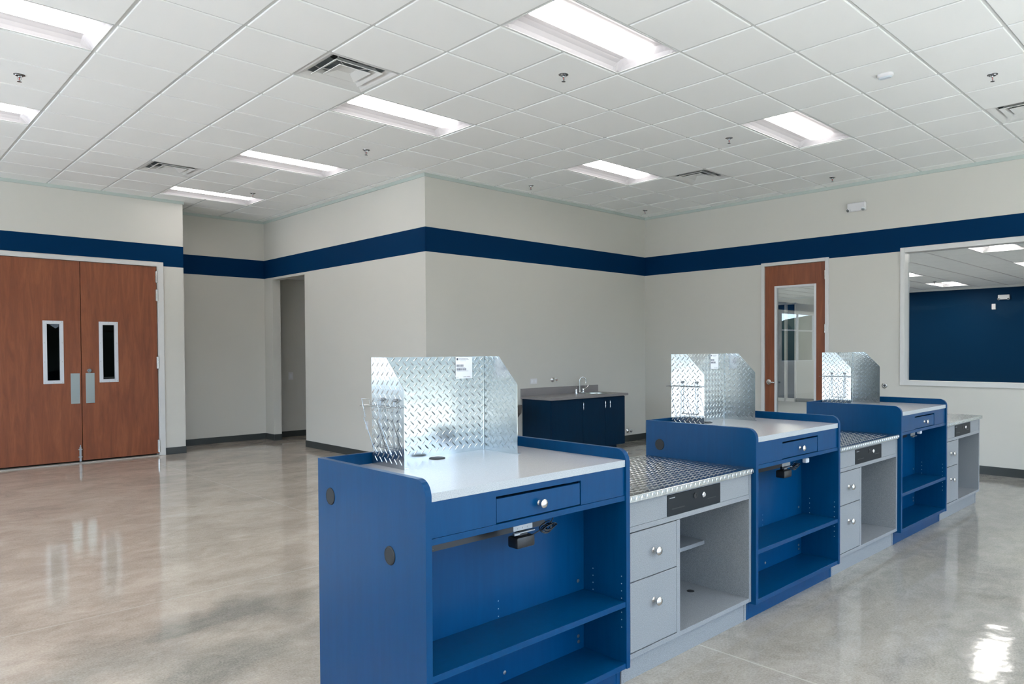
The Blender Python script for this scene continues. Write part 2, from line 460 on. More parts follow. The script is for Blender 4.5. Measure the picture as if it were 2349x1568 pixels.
# corridor behind the opening
bm = B()
box(bm, X1+TH, 7.0, OY0-0.4, OY0-0.3, 0, H); box(bm, 6.9, 7.0, OY0-0.3, Y3, 0, H)
struct(obj('wall_corridor', bm, WALL))
b = B(); box(b, X1+TH, 6.9, OY0-0.3, Y3, 2.745, 2.80); struct(obj('ceiling', b, CEILP))['label'] = 'lower ceiling of the corridor beyond the opening'

# baseboards
BH = 0.1; BT = 0.008
def base(name, *dims):
    b = B(); box(b, *dims, bev=0.002); struct(obj(name, b, BASE))
base('baseboard_door_side', 1.975, XE+BT, Y2-BT, Y2, 0, BH)
base('baseboard_alcove_side', XE, XE+BT, Y2, Y3, 0, BH)
base('baseboard_alcove_back', XE+BT, X1-BT, Y3-BT, Y3, 0, BH)
bm = B(); box(bm, X1-BT, X1, OY1, Y3, 0, BH); box(bm, X1-BT, X1, Y1-BT, OY0+BT, 0, BH); box(bm, X1, X1+TH, OY1-BT, OY1, 0, BH)
struct(obj('baseboard_corridor_side', bm, BASE))
base('baseboard_corridor_back', X1+TH, 6.9, Y3-BT, Y3, 0, BH)
bm = B(); box(bm, X1, 5.36, Y1-BT, Y1, 0, BH); box(bm, 6.88, X2, Y1-BT, Y1, 0, BH)
struct(obj('baseboard_sink_side', bm, BASE))
bm = B(); box(bm, X2-BT, X2, PY1+0.05, Y1-BT, 0, BH); box(bm, X2-BT, X2, YS, PY0-0.045, 0, BH)
struct(obj('baseboard_window_side', bm, BASE))
# ceiling wall angle
AH = 0.05; AT = 0.014
bm = B()
box(bm, XW, XE+AT, Y2-AT, Y2, H-AH, H-0.001); box(bm, XE, XE+AT, Y2, Y3-AT, H-AH, H-0.001)
box(bm, XE+AT, X1-AT, Y3-AT, Y3, H-AH, H-0.001); box(bm, X1-AT, X1, Y1-AT, Y3, H-AH, H-0.001)
box(bm, X1, X2, Y1-AT, Y1, H-AH, H-0.001); box(bm, X2-AT, X2, YS, Y1-AT, H-AH, H-0.001)
struct(obj('trim_1', bm, ANGLE))

# ------------------------------------------------------------------ suspended ceiling
FIX = [(-2, 0), (-2, 4), (3, -4), (3, 0), (3, 4), (3, 8), (8, -4), (8, 0)]
FIX_OFF = [(3, -8), (3, -12), (-2, -4), (-2, -8), (-2, -12), (8, -8), (8, -12), (-7, -4), (-7, 0), (-7, 4), (-7, -8), (-7, -12)]  # unseen fixtures continuing the ceiling pattern, added to light the room
DIFF = [(2, -1), (2, 6), (10, -1), (10, -7)]
taken = set()
for (i, j) in FIX+FIX_OFF: taken |= {(i, j), (i+1, j)}
taken |= set(DIFF)
def inside(x, y):
    if x < XW or y < YS: return False
    if x < XE: return y < Y2
    if x < X1: return y < Y3
    if x < X2: return y < Y1
    return False
XS = (XE, X1, X2); YSs = (Y1, Y2, Y3)
ceil = bpy.data.objects.new('ceiling', None); COL.objects.link(ceil); struct(ceil)
ceil['label'] = 'white suspended tile ceiling of the main room'
bm = B()
def slab(bm, x0, x1, y0, y1): box(bm, x0, x1, y0, y1, H+0.22, H+0.26)
slab(bm, XW-0.2, X1+TH, YS-0.2, Y3+TH); slab(bm, X1+TH, X2+TH, YS-0.2, Y1+TH)
obj('ceiling_deck', bm, DUCT, ceil)
# tees
TW = 0.0115
bm = B()
def yspan(x):
    if x < XE: return (YS, Y2)
    if x < X1: return (YS, Y3)
    return (YS, Y1)
def xspan(y):
    if y < Y1: return (XW, X2)
    if y < Y2: return (XW, X1)
    return (XE, X1)
for i in range(-12, 14):
    x = i*T
    if x < XW or x > X2: continue
    y0, y1 = yspan(x)
    box(bm, x-TW, x+TW, y0, y1, H, H+0.03)
segs = []
for j in range(-16, 11):
    y = j*T
    if y < YS or y > Y3: continue
    x0, x1 = xspan(y)
    # cross tees between main tees, left out over the fixtures they would cut
    i0 = math.floor(x0/T)
    xx = x0
    while xx < x1-1e-4:
        nx = min((math.floor(xx/T+1e-6)+1)*T, x1)
        box(bm, xx, nx, y-TW, y+TW, H+0.0005, H+0.03)
        xx = nx
# main tees pass the middle of a fixture on the deck side only: cut them out below
grid = obj('ceiling_grid', bm, TEE, ceil)
me = grid.data
bm = bmesh.new(); bm.from_mesh(me)
bmesh.ops.delete(bm, geom=[v for v in bm.verts], context='VERTS')
mids = {(i+1, j) for (i, j) in FIX+FIX_OFF}
for i in range(-12, 14):
    x = i*T
    if x < XW or x > X2: continue
    y0, y1 = yspan(x)
    cuts = sorted((j*T+TW, (j+1)*T-TW) for (a, j) in mids if a == i)
    s = y0
    for c0, c1 in cuts:
        if c0 > s: box(bm, x-TW, x+TW, s, c0, H, H+0.03)
        s = max(s, c1)
    if s < y1: box(bm, x-TW, x+TW, s, y1, H, H+0.03)
for j in range(-16, 11):
    y = j*T
    if y < YS or y > Y3: continue
    x0, x1 = xspan(y); xx = x0
    while xx < x1-1e-4:
        nx = min((math.floor(xx/T+1e-6)+1)*T, x1)
        box(bm, xx+0.0005, nx-0.0005, y-TW, y+TW, H+0.0005, H+0.03)
        xx = nx
bmesh.ops.recalc_face_normals(bm, faces=bm.faces[:])
bm.to_mesh(me); bm.free()
# tiles
DROP, GAP, CH = 0.008, 0.0125, 0.004
def tile_bm(rects, cx, cy):
    bm = B()
    for (x0, x1, y0, y1) in rects:
        x0 -= cx; x1 -= cx; y0 -= cy; y1 -= cy
        t = [(x0, y0), (x1, y0), (x1, y1), (x0, y1)]
        lo = [(x0+CH, y0+CH), (x1-CH, y0+CH), (x1-CH, y1-CH), (x0+CH, y1-CH)]
        A = [bm.verts.new((p[0], p[1], 0.014)) for p in t]
        M_ = [bm.verts.new((p[0], p[1], -DROP+CH*0.6)) for p in t]
        C_ = [bm.verts.new((p[0], p[1], -DROP)) for p in lo]
        bm.faces.new(A); bm.faces.new(C_[::-1])
        for k in range(4):
            k2 = (k+1) % 4
            bm.faces.new((A[k2], A[k], M_[k], M_[k2])); bm.faces.new((M_[k2], M_[k], C_[k], C_[k2]))
    return bm
full = None; cells = []
for i in range(-12, 14):
    for j in range(-16, 11):
        if (i, j) in taken: continue
        x0, x1, y0, y1 = i*T+GAP, (i+1)*T-GAP, j*T+GAP, (j+1)*T-GAP
        xs = [x0]+[v for v in XS if x0 < v < x1]+[x1]
        ys = [y0]+[v for v in YSs if y0 < v < y1]+[y1]
        ok = [[inside((xs[a]+xs[a+1])/2, (ys[c]+ys[c+1])/2) for c in range(len(ys)-1)] for a in range(len(xs)-1)]
        n_ok = sum(map(sum, ok)); n_all = sum(map(len, ok))
        if n_ok == 0 or x0 < XW or y0 < YS: continue
        if n_ok == n_all: rects = [(x0, x1, y0, y1)]
        else: rects = [(xs[a], xs[a+1], ys[c], ys[c+1]) for a in range(len(xs)-1) for c in range(len(ys)-1) if ok[a][c]]
        rects = [r for r in rects if r[1]-r[0] > 0.02 and r[3]-r[2] > 0.02]
        if not rects: continue
        cx, cy = (i+.5)*T, (j+.5)*T
        pts = [project((a, c, H)) for a in (x0, x1) for c in (y0, y1)]
        vis = all(pts) and any(-60 < p[0] < 2409 and -60 < p[1] < 1600 for p in pts)
        size = 0
        if vis:
            q = [pts[0], pts[1], pts[3], pts[2]]
            size = abs(sum(q[k][0]*q[(k+1) % 4][1]-q[(k+1) % 4][0]*q[k][1] for k in range(4)))/2
        cells.append((size, cx, cy, rects, n_ok == n_all))
cells.sort(key=lambda c: -c[0])
rest = B()
for k, (size, cx, cy, rects, isfull) in enumerate(cells):
    if size > 0 and k < 292:
        if isfull:
            if full is None:
                full = obj('ceiling_tile', tile_bm(rects, cx, cy), CEILP, ceil); o = full
            else:
                o = full.copy(); COL.objects.link(o)
        else: o = obj('ceiling_tile', tile_bm(rects, cx, cy), CEILP, ceil)
        o.location = (cx, cy, H + random.uniform(-0.0012, 0.0008))
    else:
        t_ = tile_bm(rects, 0, 0); tmp = bpy.data.meshes.new('tmp'); 
        for v in t_.verts: v.co.z += H
        t_.to_mesh(tmp); t_.free(); rest.from_mesh(tmp); bpy.data.meshes.remove(tmp)
o = obj('ceiling_tile', rest, CEILP, ceil); o['kind'] = 'stuff'

# ------------------------------------------------------------------ troffers
def troffer(label, group, loc, lens):
    t = thing('ceiling_light', label, 'ceiling light', loc, 0, group)
    prof = [(-0.292, 0.0), (-0.27, 0.022), (-0.235, 0.042), (-0.19, 0.055), (-0.125, 0.062), (0.125, 0.062), (0.19, 0.055), (0.235, 0.042), (0.27, 0.022), (0.292, 0.0)]
    bm = B(); xs = [(-0.597, 0.0), (-0.57, 0.45), (-0.535, 0.85), (-0.52, 1.0), (0.52, 1.0), (0.535, 0.85), (0.57, 0.45), (0.597, 0.0)]
    g = [[bm.verts.new((x, y, z*s)) for (y, z) in prof] for (x, s) in xs]
    for a in range(len(xs)-1):
        for c in range(len(prof)-1):
            bm.faces.new((g[a][c], g[a+1][c], g[a+1][c+1], g[a][c+1]))
    obj('reflector', bm, REFL, t, smooth=False)
    bm = B()
    for (x0, x1, y0, y1) in ((-.599, .599, -.299, -.290), (-.599, .599, .290, .299), (-.599, -.594, -.290, .290), (.594, .599, -.290, .290)):
        box(bm, x0, x1, y0, y1, -0.003, 0.012)
    obj('frame', bm, TEE, t)
    bm = B()
    pr = [(-0.122, 0.060), (-0.115, 0.040), (-0.08, 0.030), (0, 0.024), (0.08, 0.030), (0.115, 0.040), (0.122, 0.060)]
    A = [bm.verts.new((-0.518, y, z)) for y, z in pr]; C_ = [bm.verts.new((0.518, y, z)) for y, z in pr]
    for k in range(len(pr)-1): bm.faces.new((A[k], C_[k], C_[k+1], A[k+1]))
    bm.faces.new(A); bm.faces.new(C_[::-1])
    obj('lens', bm, lens, t)
    return t
def fxloc(i, j, z=H): return ((i+1)*T, (j+.5)*T, z-0.001)
FL = {(-2, 0): 'lit recessed ceiling light cut off by the picture edge, above the double doors, larger one',
      (-2, 4): 'lit recessed ceiling light cut off by the picture edge, smaller one by the door wall',
      (3, -4): 'largest lit recessed ceiling light, at the top of the picture',
      (3, 0): 'lit recessed ceiling light touching the corner of the large air diffuser',
      (3, 4): 'lit recessed ceiling light between the smaller air diffuser and the corner wall',
      (3, 8): 'lit recessed ceiling light over the alcove beside the double doors',
      (8, -4): 'lit recessed ceiling light above the wall emergency light and the glazed door',
      (8, 0): 'lit recessed ceiling light beside an air diffuser, above the sink cabinet'}
t0 = troffer(FL[(3, -4)], 'recessed ceiling lights', fxloc(3, -4), LENS)
for k in FIX:
    if k != (3, -4): dup(t0, fxloc(*k), FL[k])
for k in FIX_OFF: dup(t0, fxloc(*k), 'unseen recessed ceiling light of the main room, added for lighting', 'ceiling lights outside the picture')

# ------------------------------------------------------------------ air diffusers
def sq(bm, levels):
    """square rings: list of (half size, z)"""
    R = [[bm.verts.new((sx_*h, sy_*h, z)) for sx_, sy_ in ((-1, -1), (1, -1), (1, 1), (-1, 1))] for h, z in levels]
    for a, c in zip(R, R[1:]):
        for k in range(4):
            k2 = (k+1) % 4; bm.faces.new((a[k], a[k2], c[k2], c[k]))
    return R
def diffuser(label, loc):
    t = thing('air_diffuser', label, 'air vent', loc, 0, 'square air diffusers in the ceiling')
    bm = B(); sq(bm, [(0.299, -0.002), (0.285, -0.004), (0.262, 0.004), (0.232, 0.022), (0.222, 0.028)]); obj('frame', bm, REGISTER, t)
    bm = B(); R = sq(bm, [(0.222, 0.028), (0.222, 0.14)]); bm.faces.new(R[-1]); obj('back_box', bm, DUCT, t)
    bm = B(); cyl(bm, (0.0, 0.0, 0.1395), (0, 0, -1), 0.003, 0.135, 32); obj('duct_opening', bm, DUCTDARK, t)
    bm = B(); tube(bm, [(0.137*math.cos(a*PI/16), 0.137*math.sin(a*PI/16), 0.136) for a in range(32)], 0.004, 5, True); obj('collar', bm, DUCT, t)
    bm = B(); sq(bm, [(0.203, 0.002), (0.201, -0.003), (0.172, 0.012), (0.152, 0.040), (0.156, 0.042), (0.176, 0.016), (0.203, 0.002)]); obj('cone', bm, REGISTER, t)
    bm = B(); R = sq(bm, [(0.133, 0.004), (0.131, -0.001), (0.055, 0.030)]); bm.faces.new(R[-1]); sq(bm, [(0.133, 0.004), (0.055, 0.036)]); obj('center_plate', bm, REGISTER, t)
    for a, c in ((-1, -1), (1, -1), (1, 1), (-1, 1)):
        bm = B(); tube(bm, [(a*0.05, c*0.05, 0.03), (a*0.10, c*0.10, 0.035), (a*0.155, c*0.155, 0.045), (a*0.19, c*0.19, 0.075), (a*0.19, c*0.19, 0.135)], 0.005, 5); obj('bracket', bm, REGISTER, t)
    return t
def dloc(i, j): return ((i+.5)*T, (j+.5)*T, H)
d0 = diffuser('largest square air diffuser, set between two big ceiling tiles near the picture top', dloc(2, -1))
dup(d0, dloc(2, 6), 'square air diffuser in the ceiling in front of the double doors')
dup(d0, dloc(10, -1), 'square air diffuser in the ceiling above the sink cabinet corner')
dup(d0, dloc(10, -7), 'square air diffuser cut by the picture edge, above the interior window')

# ------------------------------------------------------------------ sprinklers
def sprinkler(label, loc):
    t = thing('sprinkler', label, 'sprinkler', loc, 0, 'chrome sprinkler heads in the ceiling')
    bm = B(); lathe(bm, (0, 0, 0.002), (0, 0, -1), [(0, 0.040), (0.004, 0.039), (0.006, 0.030), (0.012, 0.026), (0.012, 0.019), (0.002, 0.016), (0.002, 0.0)], 24); obj('escutcheon', bm, SPRC, t, True)
    bm = B(); lathe(bm, (0, 0, 0), (0, 0, -1), [(0, 0.009), (0.018, 0.009), (0.022, 0.006)], 12)
    for s in (-1, 1): tube(bm, [(s*0.006, 0, -0.018), (s*0.011, 0, -0.026), (s*0.011, 0, -0.036), (s*0.004, 0, -0.046)], 0.0018, 6)
    cyl(bm, (0, 0, -0.044), (0, 0, -1), 0.010, 0.003, 10); obj('frame_arms', bm, SPRC, t, True)
    bm = B(); lathe(bm, (0, 0, -0.022), (0, 0, -1), [(0, 0.002), (0.004, 0.0035), (0.016, 0.003), (0.022, 0.0015)], 10); obj('bulb', bm, RED, t, True)
    bm = B(); lathe(bm, (0, 0, -0.053), (0, 0, -1), [(0, 0.013), (0.002, 0.013)], 16)
    for k in range(8): box(bm, -0.016, 0.016, -0.0018, 0.0018, -0.0556, -0.0542); bmesh.ops.rotate(bm, verts=bm.verts[-8:], cent=(0, 0, 0), matrix=Matrix.Rotation(k*PI/8, 3, 'Z'))
    obj('deflector', bm, SPRC, t)
    return t
SPR = {(4, -3): 'chrome sprinkler head with red bulb beneath the biggest ceiling light', (4, 2): 'chrome sprinkler head before the corner where the walls jut out',
       (4, 7): 'chrome sprinkler head next to the ceiling light over the alcove', (8, 2): 'chrome sprinkler head close to the corner wall, over the partition counter',
       (12, 2): 'tiny chrome sprinkler head in the ceiling corner over the sink cabinet', (8, -3): 'chrome sprinkler head beside the ceiling light over the glazed door',
       (12, -3): 'small chrome sprinkler head above the wall emergency light', (8, -7): 'chrome sprinkler head beside the oval ceiling sensor and cut-off diffuser',
       (-1, 2): 'chrome sprinkler head between the two cut-off ceiling lights'}
s0 = None
for (i, j), lb in SPR.items():
    l = ((i+.5)*T, (j+.5)*T, H-DROP)
    if s0 is None: s0 = sprinkler(lb, l)
    else: dup(s0, l, lb)
# oval sensor
t = thing('ceiling_sensor', 'small oval white sensor on a ceiling tile', 'sensor', (7.48*T, -5.5*T, H-DROP), 0.0)
def rrect(w_, h_, r, n=5):
    out = []
    for cx, cy, a0 in ((w_-r, h_-r, 0), (-w_+r, h_-r, PI/2), (-w_+r, -h_+r, PI), (w_-r, -h_+r, 1.5*PI)):
        for k in range(n+1): a = a0+k*PI/2/n; out.append((cx+r*math.cos(a), cy+r*math.sin(a)))
    return out
def loft(bm, rings, cap0=True, cap1=True):
    R = [[bm.verts.new(p) for p in r] for r in rings]
    n = len(R[0])
    for a, c in zip(R, R[1:]):
        for k in range(n): k2 = (k+1) % n; bm.faces.new((a[k], a[k2], c[k2], c[k]))
    if cap0: bm.faces.new(R[0][::-1])
    if cap1: bm.faces.new(R[-1])
bm = B(); loft(bm, [[(x, y, z) for x, y in rrect(w_, h_, r)] for w_, h_, r, z in ((.037, .062, .034, 0.001), (.037, .062, .034, -.018), (.030, .055, .028, -.026))])
obj('housing', bm, WHITE, t, True)
bm = B(); loft(bm, [[(x, y, z) for x, y in rrect(w_, h_, r)] for w_, h_, r, z in ((.030, .055, .028, -.0255), (.020, .045, .018, -.034))])
obj('sensor_lens', bm, mat('pale_blue_lens', (0.55, 0.62, 0.68, 1), 0.3), t, True)

# ------------------------------------------------------------------ double doors (door_1)
def hinge(parent, x, y, z0, z1, leaf=1, dy=-1):
    bm = B(); box(bm, x-0.016, x+0.016, y-0.002, y+0.004, z0, z1)
    n = 3; hgt = (z1-z0)/n
    for k in range(n): cyl(bm, (x, y-0.012, z0+k*hgt+0.001), (0, 0, 1), hgt-0.002, 0.010, 12)
    cyl(bm, (x, y-0.012, z0-0.004), (0, 0, 1), z1-z0+0.008, 0.005, 8)
    return obj('hinge', bm, NICKEL, parent, True)
dr = struct(bpy.data.objects.new('door_1', None)); COL.objects.link(dr); dr.location = (0, Y2, 0)
dr['label'] = 'pair of cherry wood doors with narrow glass lites'
bm = B(); FY = -0.016
for (x0, x1) in ((-0.045, 0.02), (1.905, 1.972)): box(bm, x0, x1, FY, 0.0, 0, 2.765, 0.002)
box(bm, 0.02, 1.905, FY, 0.0, 2.72, 2.765, 0.002)
box(bm, 0.0195, 0.032, FY+0.002, TH, 0, 2.72); box(bm, 1.892, 1.9055, FY+0.002, TH, 0, 2.72); box(bm, 0.032, 1.892, FY+0.002, TH, 2.709, 2.7205)
box(bm, 0.032, 1.892, 0.052, 0.07, 2.690, 2.709); box(bm, 0.032, 0.05, 0.052, 0.07, 0, 2.7); box(bm, 1.874, 1.892, 0.052, 0.07, 0, 2.7)
obj('door_frame', bm, FRAMEP, dr)
bx('threshold', mat('pale_threshold', (0.45, 0.42, 0.38, 1), 0.35, 0.3), dr, 0.032, 1.892, -0.06, 0.10, 0, 0.012, bev=0.003)
def leaf(x0, x1, gx0, gx1, gz0=1.112, gz1=1.865, y0=0.004, y1=0.048, z0=0.032, z1=2.703):
    bm = B()
    box(bm, x0, gx0, y0, y1, z0, z1); box(bm, gx1, x1, y0, y1, z0, z1)
    box(bm, gx0, gx1, y0, y1, z0, gz0); box(bm, gx0, gx1, y0, y1, gz1, z1)
    bmesh.ops.remove_doubles(bm, verts=bm.verts[:], dist=1e-5)
    d = obj('door_leaf', bm, WOOD, dr)
    bm = B(); f = 0.038
    for (a, c, z_0, z_1) in ((gx0-f, gx0, gz0-f, gz1+f), (gx1, gx1+f, gz0-f, gz1+f), (gx0, gx1, gz1, gz1+f), (gx0, gx1, gz0-f, gz0)):
        box(bm, a, c, y0-0.007, y0+0.0005, z_0, z_1, 0.0015)
    for (a, c, z_0, z_1) in ((gx0-.006, gx0+.006, gz0-.006, gz1+.006), (gx1-.006, gx1+.006, gz0-.006, gz1+.006), (gx0, gx1, gz1-.006, gz1+.006), (gx0, gx1, gz0-.006, gz0+.006)):
        box(bm, a, c, y0-0.011, y0+0.02, z_0, z_1, 0.0015)
    obj('lite_frame', bm, mat('silver_lite_frame', (0.60, 0.61, 0.64, 1), 0.35, 0.4) if 'silver_lite_frame' not in MATS else MATS['silver_lite_frame'], d)
    bm = B()
    for zz in (gz0-0.022, gz0+0.25, gz0+0.5, gz1+0.022):
        for xx in (gx0-0.022, gx1+0.022): lathe(bm, (xx, y0-0.0068, zz), (0, -1, 0), [(0, 0.005), (0.0015, 0.0045), (0.002, 0)], 10)
    for zz in (gz0-0.024, gz1+0.024): lathe(bm, ((gx0+gx1)/2, y0-0.0068, zz), (0, -1, 0), [(0, 0.005), (0.0015, 0.0045), (0.002, 0)], 10)
    obj('frame_screws', bm, STEEL, d)
    bx('glass_pane', GLASSD, d, gx0, gx1, y0+0.018, y0+0.024, gz0, gz1)
    return d
dl = leaf(0.040, 0.957, 0.578, 0.727)
dr2 = leaf(0.965, 1.884, 1.205, 1.356)
for (z0, z1) in ((2.478, 2.64), (2.216, 2.378), (1.249, 1.417), (0.051, 0.227)):
    hinge(dr2, 1.888, -0.002, z0, z1)
    hinge(dl, 0.036, -0.002, z0, z1)
bx('push_plate', STEEL, dl, 0.838, 0.941, 0.0015, 0.0045, 0.800, 1.206, bev=0.001)
bx('push_plate', STEEL, dr2, 1.008, 1.110, 0.0015, 0.0045, 0.800, 1.206, bev=0.001)
bm = B(); lathe(bm, (1.050, 0.004, 1.240), (0, -1, 0), [(0, 0.033), (0.008, 0.032), (0.014, 0.026), (0.020, 0.024), (0.022, 0.022), (0.022, 0.008), (0.024, 0.007), (0.024, 0)], 28)
obj('deadbolt', bm, CHROME, dr2, True)
bm = B(); box(bm, 0.921, 0.945, -0.008, 0.004, 0.02, 0.215, 0.001); box(bm, 0.910, 0.956, -0.012, 0.004, 0.175, 0.190, 0.001); box(bm, 0.910, 0.956, -0.012, 0.004, 0.075, 0.090, 0.001)
box(bm, 0.927, 0.939, -0.014, -0.004, 0.21, 0.245, 0.002); obj('surface_bolt', bm, ZINC, dl)

# ------------------------------------------------------------------ glazed door (door_2) in the window wall, built facing -X
d2 = struct(bpy.data.objects.new('door_2', None)); COL.objects.link(d2); d2.location = (X2, 0, 0)
d2['label'] = 'cherry wood door with tall glass pane and lever handle'
bm = B(); FX = -0.018
box(bm, FX, 0, -0.283, -0.235, 0, 2.735, 0.002); box(bm, FX, 0, -1.252, -1.205, 0, 2.735, 0.002); box(bm, FX, 0, -1.205, -0.283, 2.688, 2.735, 0.002)
box(bm, FX+.002, TH, -0.2845, -0.274, 0, 2.70); box(bm, FX+.002, TH, -1.2155, -1.2035, 0, 2.70); box(bm, FX+.002, TH, -1.2035, -0.2845, 2.6875, 2.7005)
obj('door_frame', bm, FRAMEP, d2)
gy0, gy1, gz0, gz1 = -1.043, -0.465, 0.26, 2.367
bm = B()
for (a, c, z0, z1) in ((-1.200, gy0, 0.012, 2.684), (gy1, -0.288, 0.012, 2.684), (gy0, gy1, 0.012, gz0), (gy0, gy1, gz1, 2.684)):
    box(bm, 0.008, 0.052, a, c, z0, z1)
bmesh.ops.remove_doubles(bm, verts=bm.verts[:], dist=1e-5)
lf = obj('door_leaf', bm, WOOD, d2)
bm = B(); f = 0.026
for (a, c, z0, z1) in ((gy0-f, gy0, gz0-f, gz1+f), (gy1, gy1+f, gz0-f, gz1+f), (gy0, gy1, gz1, gz1+f), (gy0, gy1, gz0-f, gz0)):
    box(bm, -0.001, 0.010, a, c, z0, z1, 0.002); 
for (a, c, z0, z1) in ((gy0-.002, gy0+.006, gz0, gz1), (gy1-.006, gy1+.002, gz0, gz1), (gy0, gy1, gz1-.006, gz1+.002), (gy0, gy1, gz0-.002, gz0+.006)):
    box(bm, 0.004, 0.050, a, c, z0, z1)
obj('lite_frame', bm, SASH, lf)
bx('glass_pane', GLASS, lf, 0.027, 0.033, gy0, gy1, gz0, gz1)
for (z0, z1) in ((2.441, 2.562), (1.709, 1.830), (0.975, 1.095), (0.20, 0.32)):
    bm = B(); box(bm, -0.002, 0.008, -1.212, -1.192, z0, z1)
    for k in range(3): cyl(bm, (-0.010, -1.202, z0+k*(z1-z0)/3+0.001), (0, 0, 1), (z1-z0)/3-0.002, 0.010, 12)
    obj('hinge', bm, NICKEL, lf, True)
bm = B(); lathe(bm, (0.008, -0.350, 1.015), (-1, 0, 0), [(0, 0.040), (0.010, 0.039), (0.018, 0.030), (0.030, 0.016), (0.050, 0.014)], 24)
tube(bm, [(-0.045, -0.350, 1.015), (-0.050, -0.370, 1.015), (-0.050, -0.41, 1.012), (-0.048, -0.462, 1.010), (-0.040, -0.470, 1.010)], 0.011, 10)
obj('door_handle', bm, NICKEL, lf, True)

# ------------------------------------------------------------------ interior window
w1 = struct(bpy.data.objects.new('window_1', None)); COL.objects.link(w1); w1.location = (X2, 0, 0)
w1['label'] = 'large interior window with white frame looking into navy room'
bm = B(); WF = 0.052
for fx0, fx1 in ((-0.018, 0.0), (TH, TH+0.018)):
    box(bm, fx0, fx1, WY1, WY1+0.05, WZ0-0.055, WZ1+0.055, 0.002); box(bm, fx0, fx1, WY0-0.05, WY0, WZ0-0.055, WZ1+0.055, 0.002)
    box(bm, fx0, fx1, WY0, WY1, WZ1, WZ1+0.055, 0.002); box(bm, fx0, fx1, WY0, WY1, WZ0-0.055, WZ0, 0.002)
box(bm, -0.016, TH+0.016, WY1-0.006, WY1+0.0005, WZ0, WZ1); box(bm, -0.016, TH+0.016, WY0-.0005, WY0+0.006, WZ0, WZ1)
box(bm, -0.016, TH+0.016, WY0, WY1, WZ1-0.006, WZ1+.0005); box(bm, -0.016, TH+0.016, WY0, WY1, WZ0-.0005, WZ0+0.006)
obj('window_frame', bm, FRAMEP, w1)
bx('glass_pane', GLASSW, w1, TH*0.75, TH*0.75+0.006, WY0+.006, WY1-.006, WZ0+.006, WZ1-.006)

# ------------------------------------------------------------------ room behind the window wall
XB0, XB1, HB = X2+TH, 17.8, 2.96
bm = B(); box(bm, XB1, XB1+0.1, -8, 2.3, 0, HB); o = struct(obj('wall_back_room', bm, NAVY2)); o['label'] = 'deep navy wall seen through the interior window'
bm = B(); box(bm, XB1, XB1+0.1, 2.3, 4.15, 0, HB); box(bm, XB1, XB1+0.1, 4.15, 4.8, 2.82, HB); box(bm, XB1, XB1+0.1, 4.8, 5.4, 0, HB)
box(bm, XB0, XB1, 5.3, 5.4, 0, HB); box(bm, XB0, XB1, -8.1, -8, 0, HB)
struct(obj('wall_back_room', bm, WALL))
bm = B(); box(bm, XB1-0.02, XB1, 2.3, 4.15, 0, 0.1); struct(obj('baseboard_back_room', bm, BASE))
bm = B()
for y in (4.15, 4.46, 4.76): box(bm, XB1-0.03, XB1+0.08, y, y+0.045, 0, 2.82)
box(bm, XB1-0.03, XB1+0.08, 4.15, 4.8, 2.77, 2.82); box(bm, XB1-0.03, XB1+0.08, 4.15, 4.8, 0, 0.09)
o = struct(obj('window_3', bm, FRAMEP)); o['label'] = 'narrow glazed sidelight frame on the far side of the back room'
bm = B(); box(bm, XB1+0.3, XB1+0.34, 3.9, 5.1, 0, 3.0); box(bm, XB1+0.1, XB1+0.3, 3.9, 4.0, 0, 3); box(bm, XB1+0.1, XB1+0.3, 5.0, 5.1, 0, 3); box(bm, XB1+0.1, XB1+0.34, 3.9, 5.1, 3.0, 3.05)
struct(obj('wall_back_room', bm, NAVY2))
cb = bpy.data.objects.new('ceiling', None); COL.objects.link(cb); struct(cb); cb['label'] = 'lower suspended tile ceiling of the back room'
BX, BY = 10.4, -2.37
bm = B(); box(bm, XB0, XB1, -8, 5.4, HB+0.2, HB+0.24); obj('ceiling_deck', bm, DUCT, cb)
FB = [(4, 3), (9, 3), (-1, -1), (4, -1), (9, -1), (-1, 3), (4, -5), (-1, -5), (9, 7), (4, 7)]  # fixtures the window does not show are added to light the room
takenb = set()
for (i, j) in FB: takenb |= {(i, j), (i+1, j)}
bm = B()
mids = {(i+1, j) for (i, j) in FB}
for i in range(-4, 13):
    x = BX+i*T
    if not XB0 < x < XB1: continue
    s = -8.0
    for c0, c1 in sorted((BY+j*T+TW, BY+(j+1)*T-TW) for (a, j) in mids if a == i):
        box(bm, x-TW, x+TW, s, c0, HB+.001, HB+0.03); s = c1
    box(bm, x-TW, x+TW, s, 5.4, HB+.001, HB+0.03)
for j in range(-9, 13):
    y = BY+j*T
    if -8 < y < 5.4: box(bm, XB0, XB1, y-TW, y+TW, HB-0.010, HB+0.031)
obj('ceiling_grid', bm, mat('lit_edge_white_tee', (0.80, 0.80, 0.80, 1), 0.4), cb)  # tees lowered and coloured brighter to imitate light on tile edges
fullb = None; rest = B()
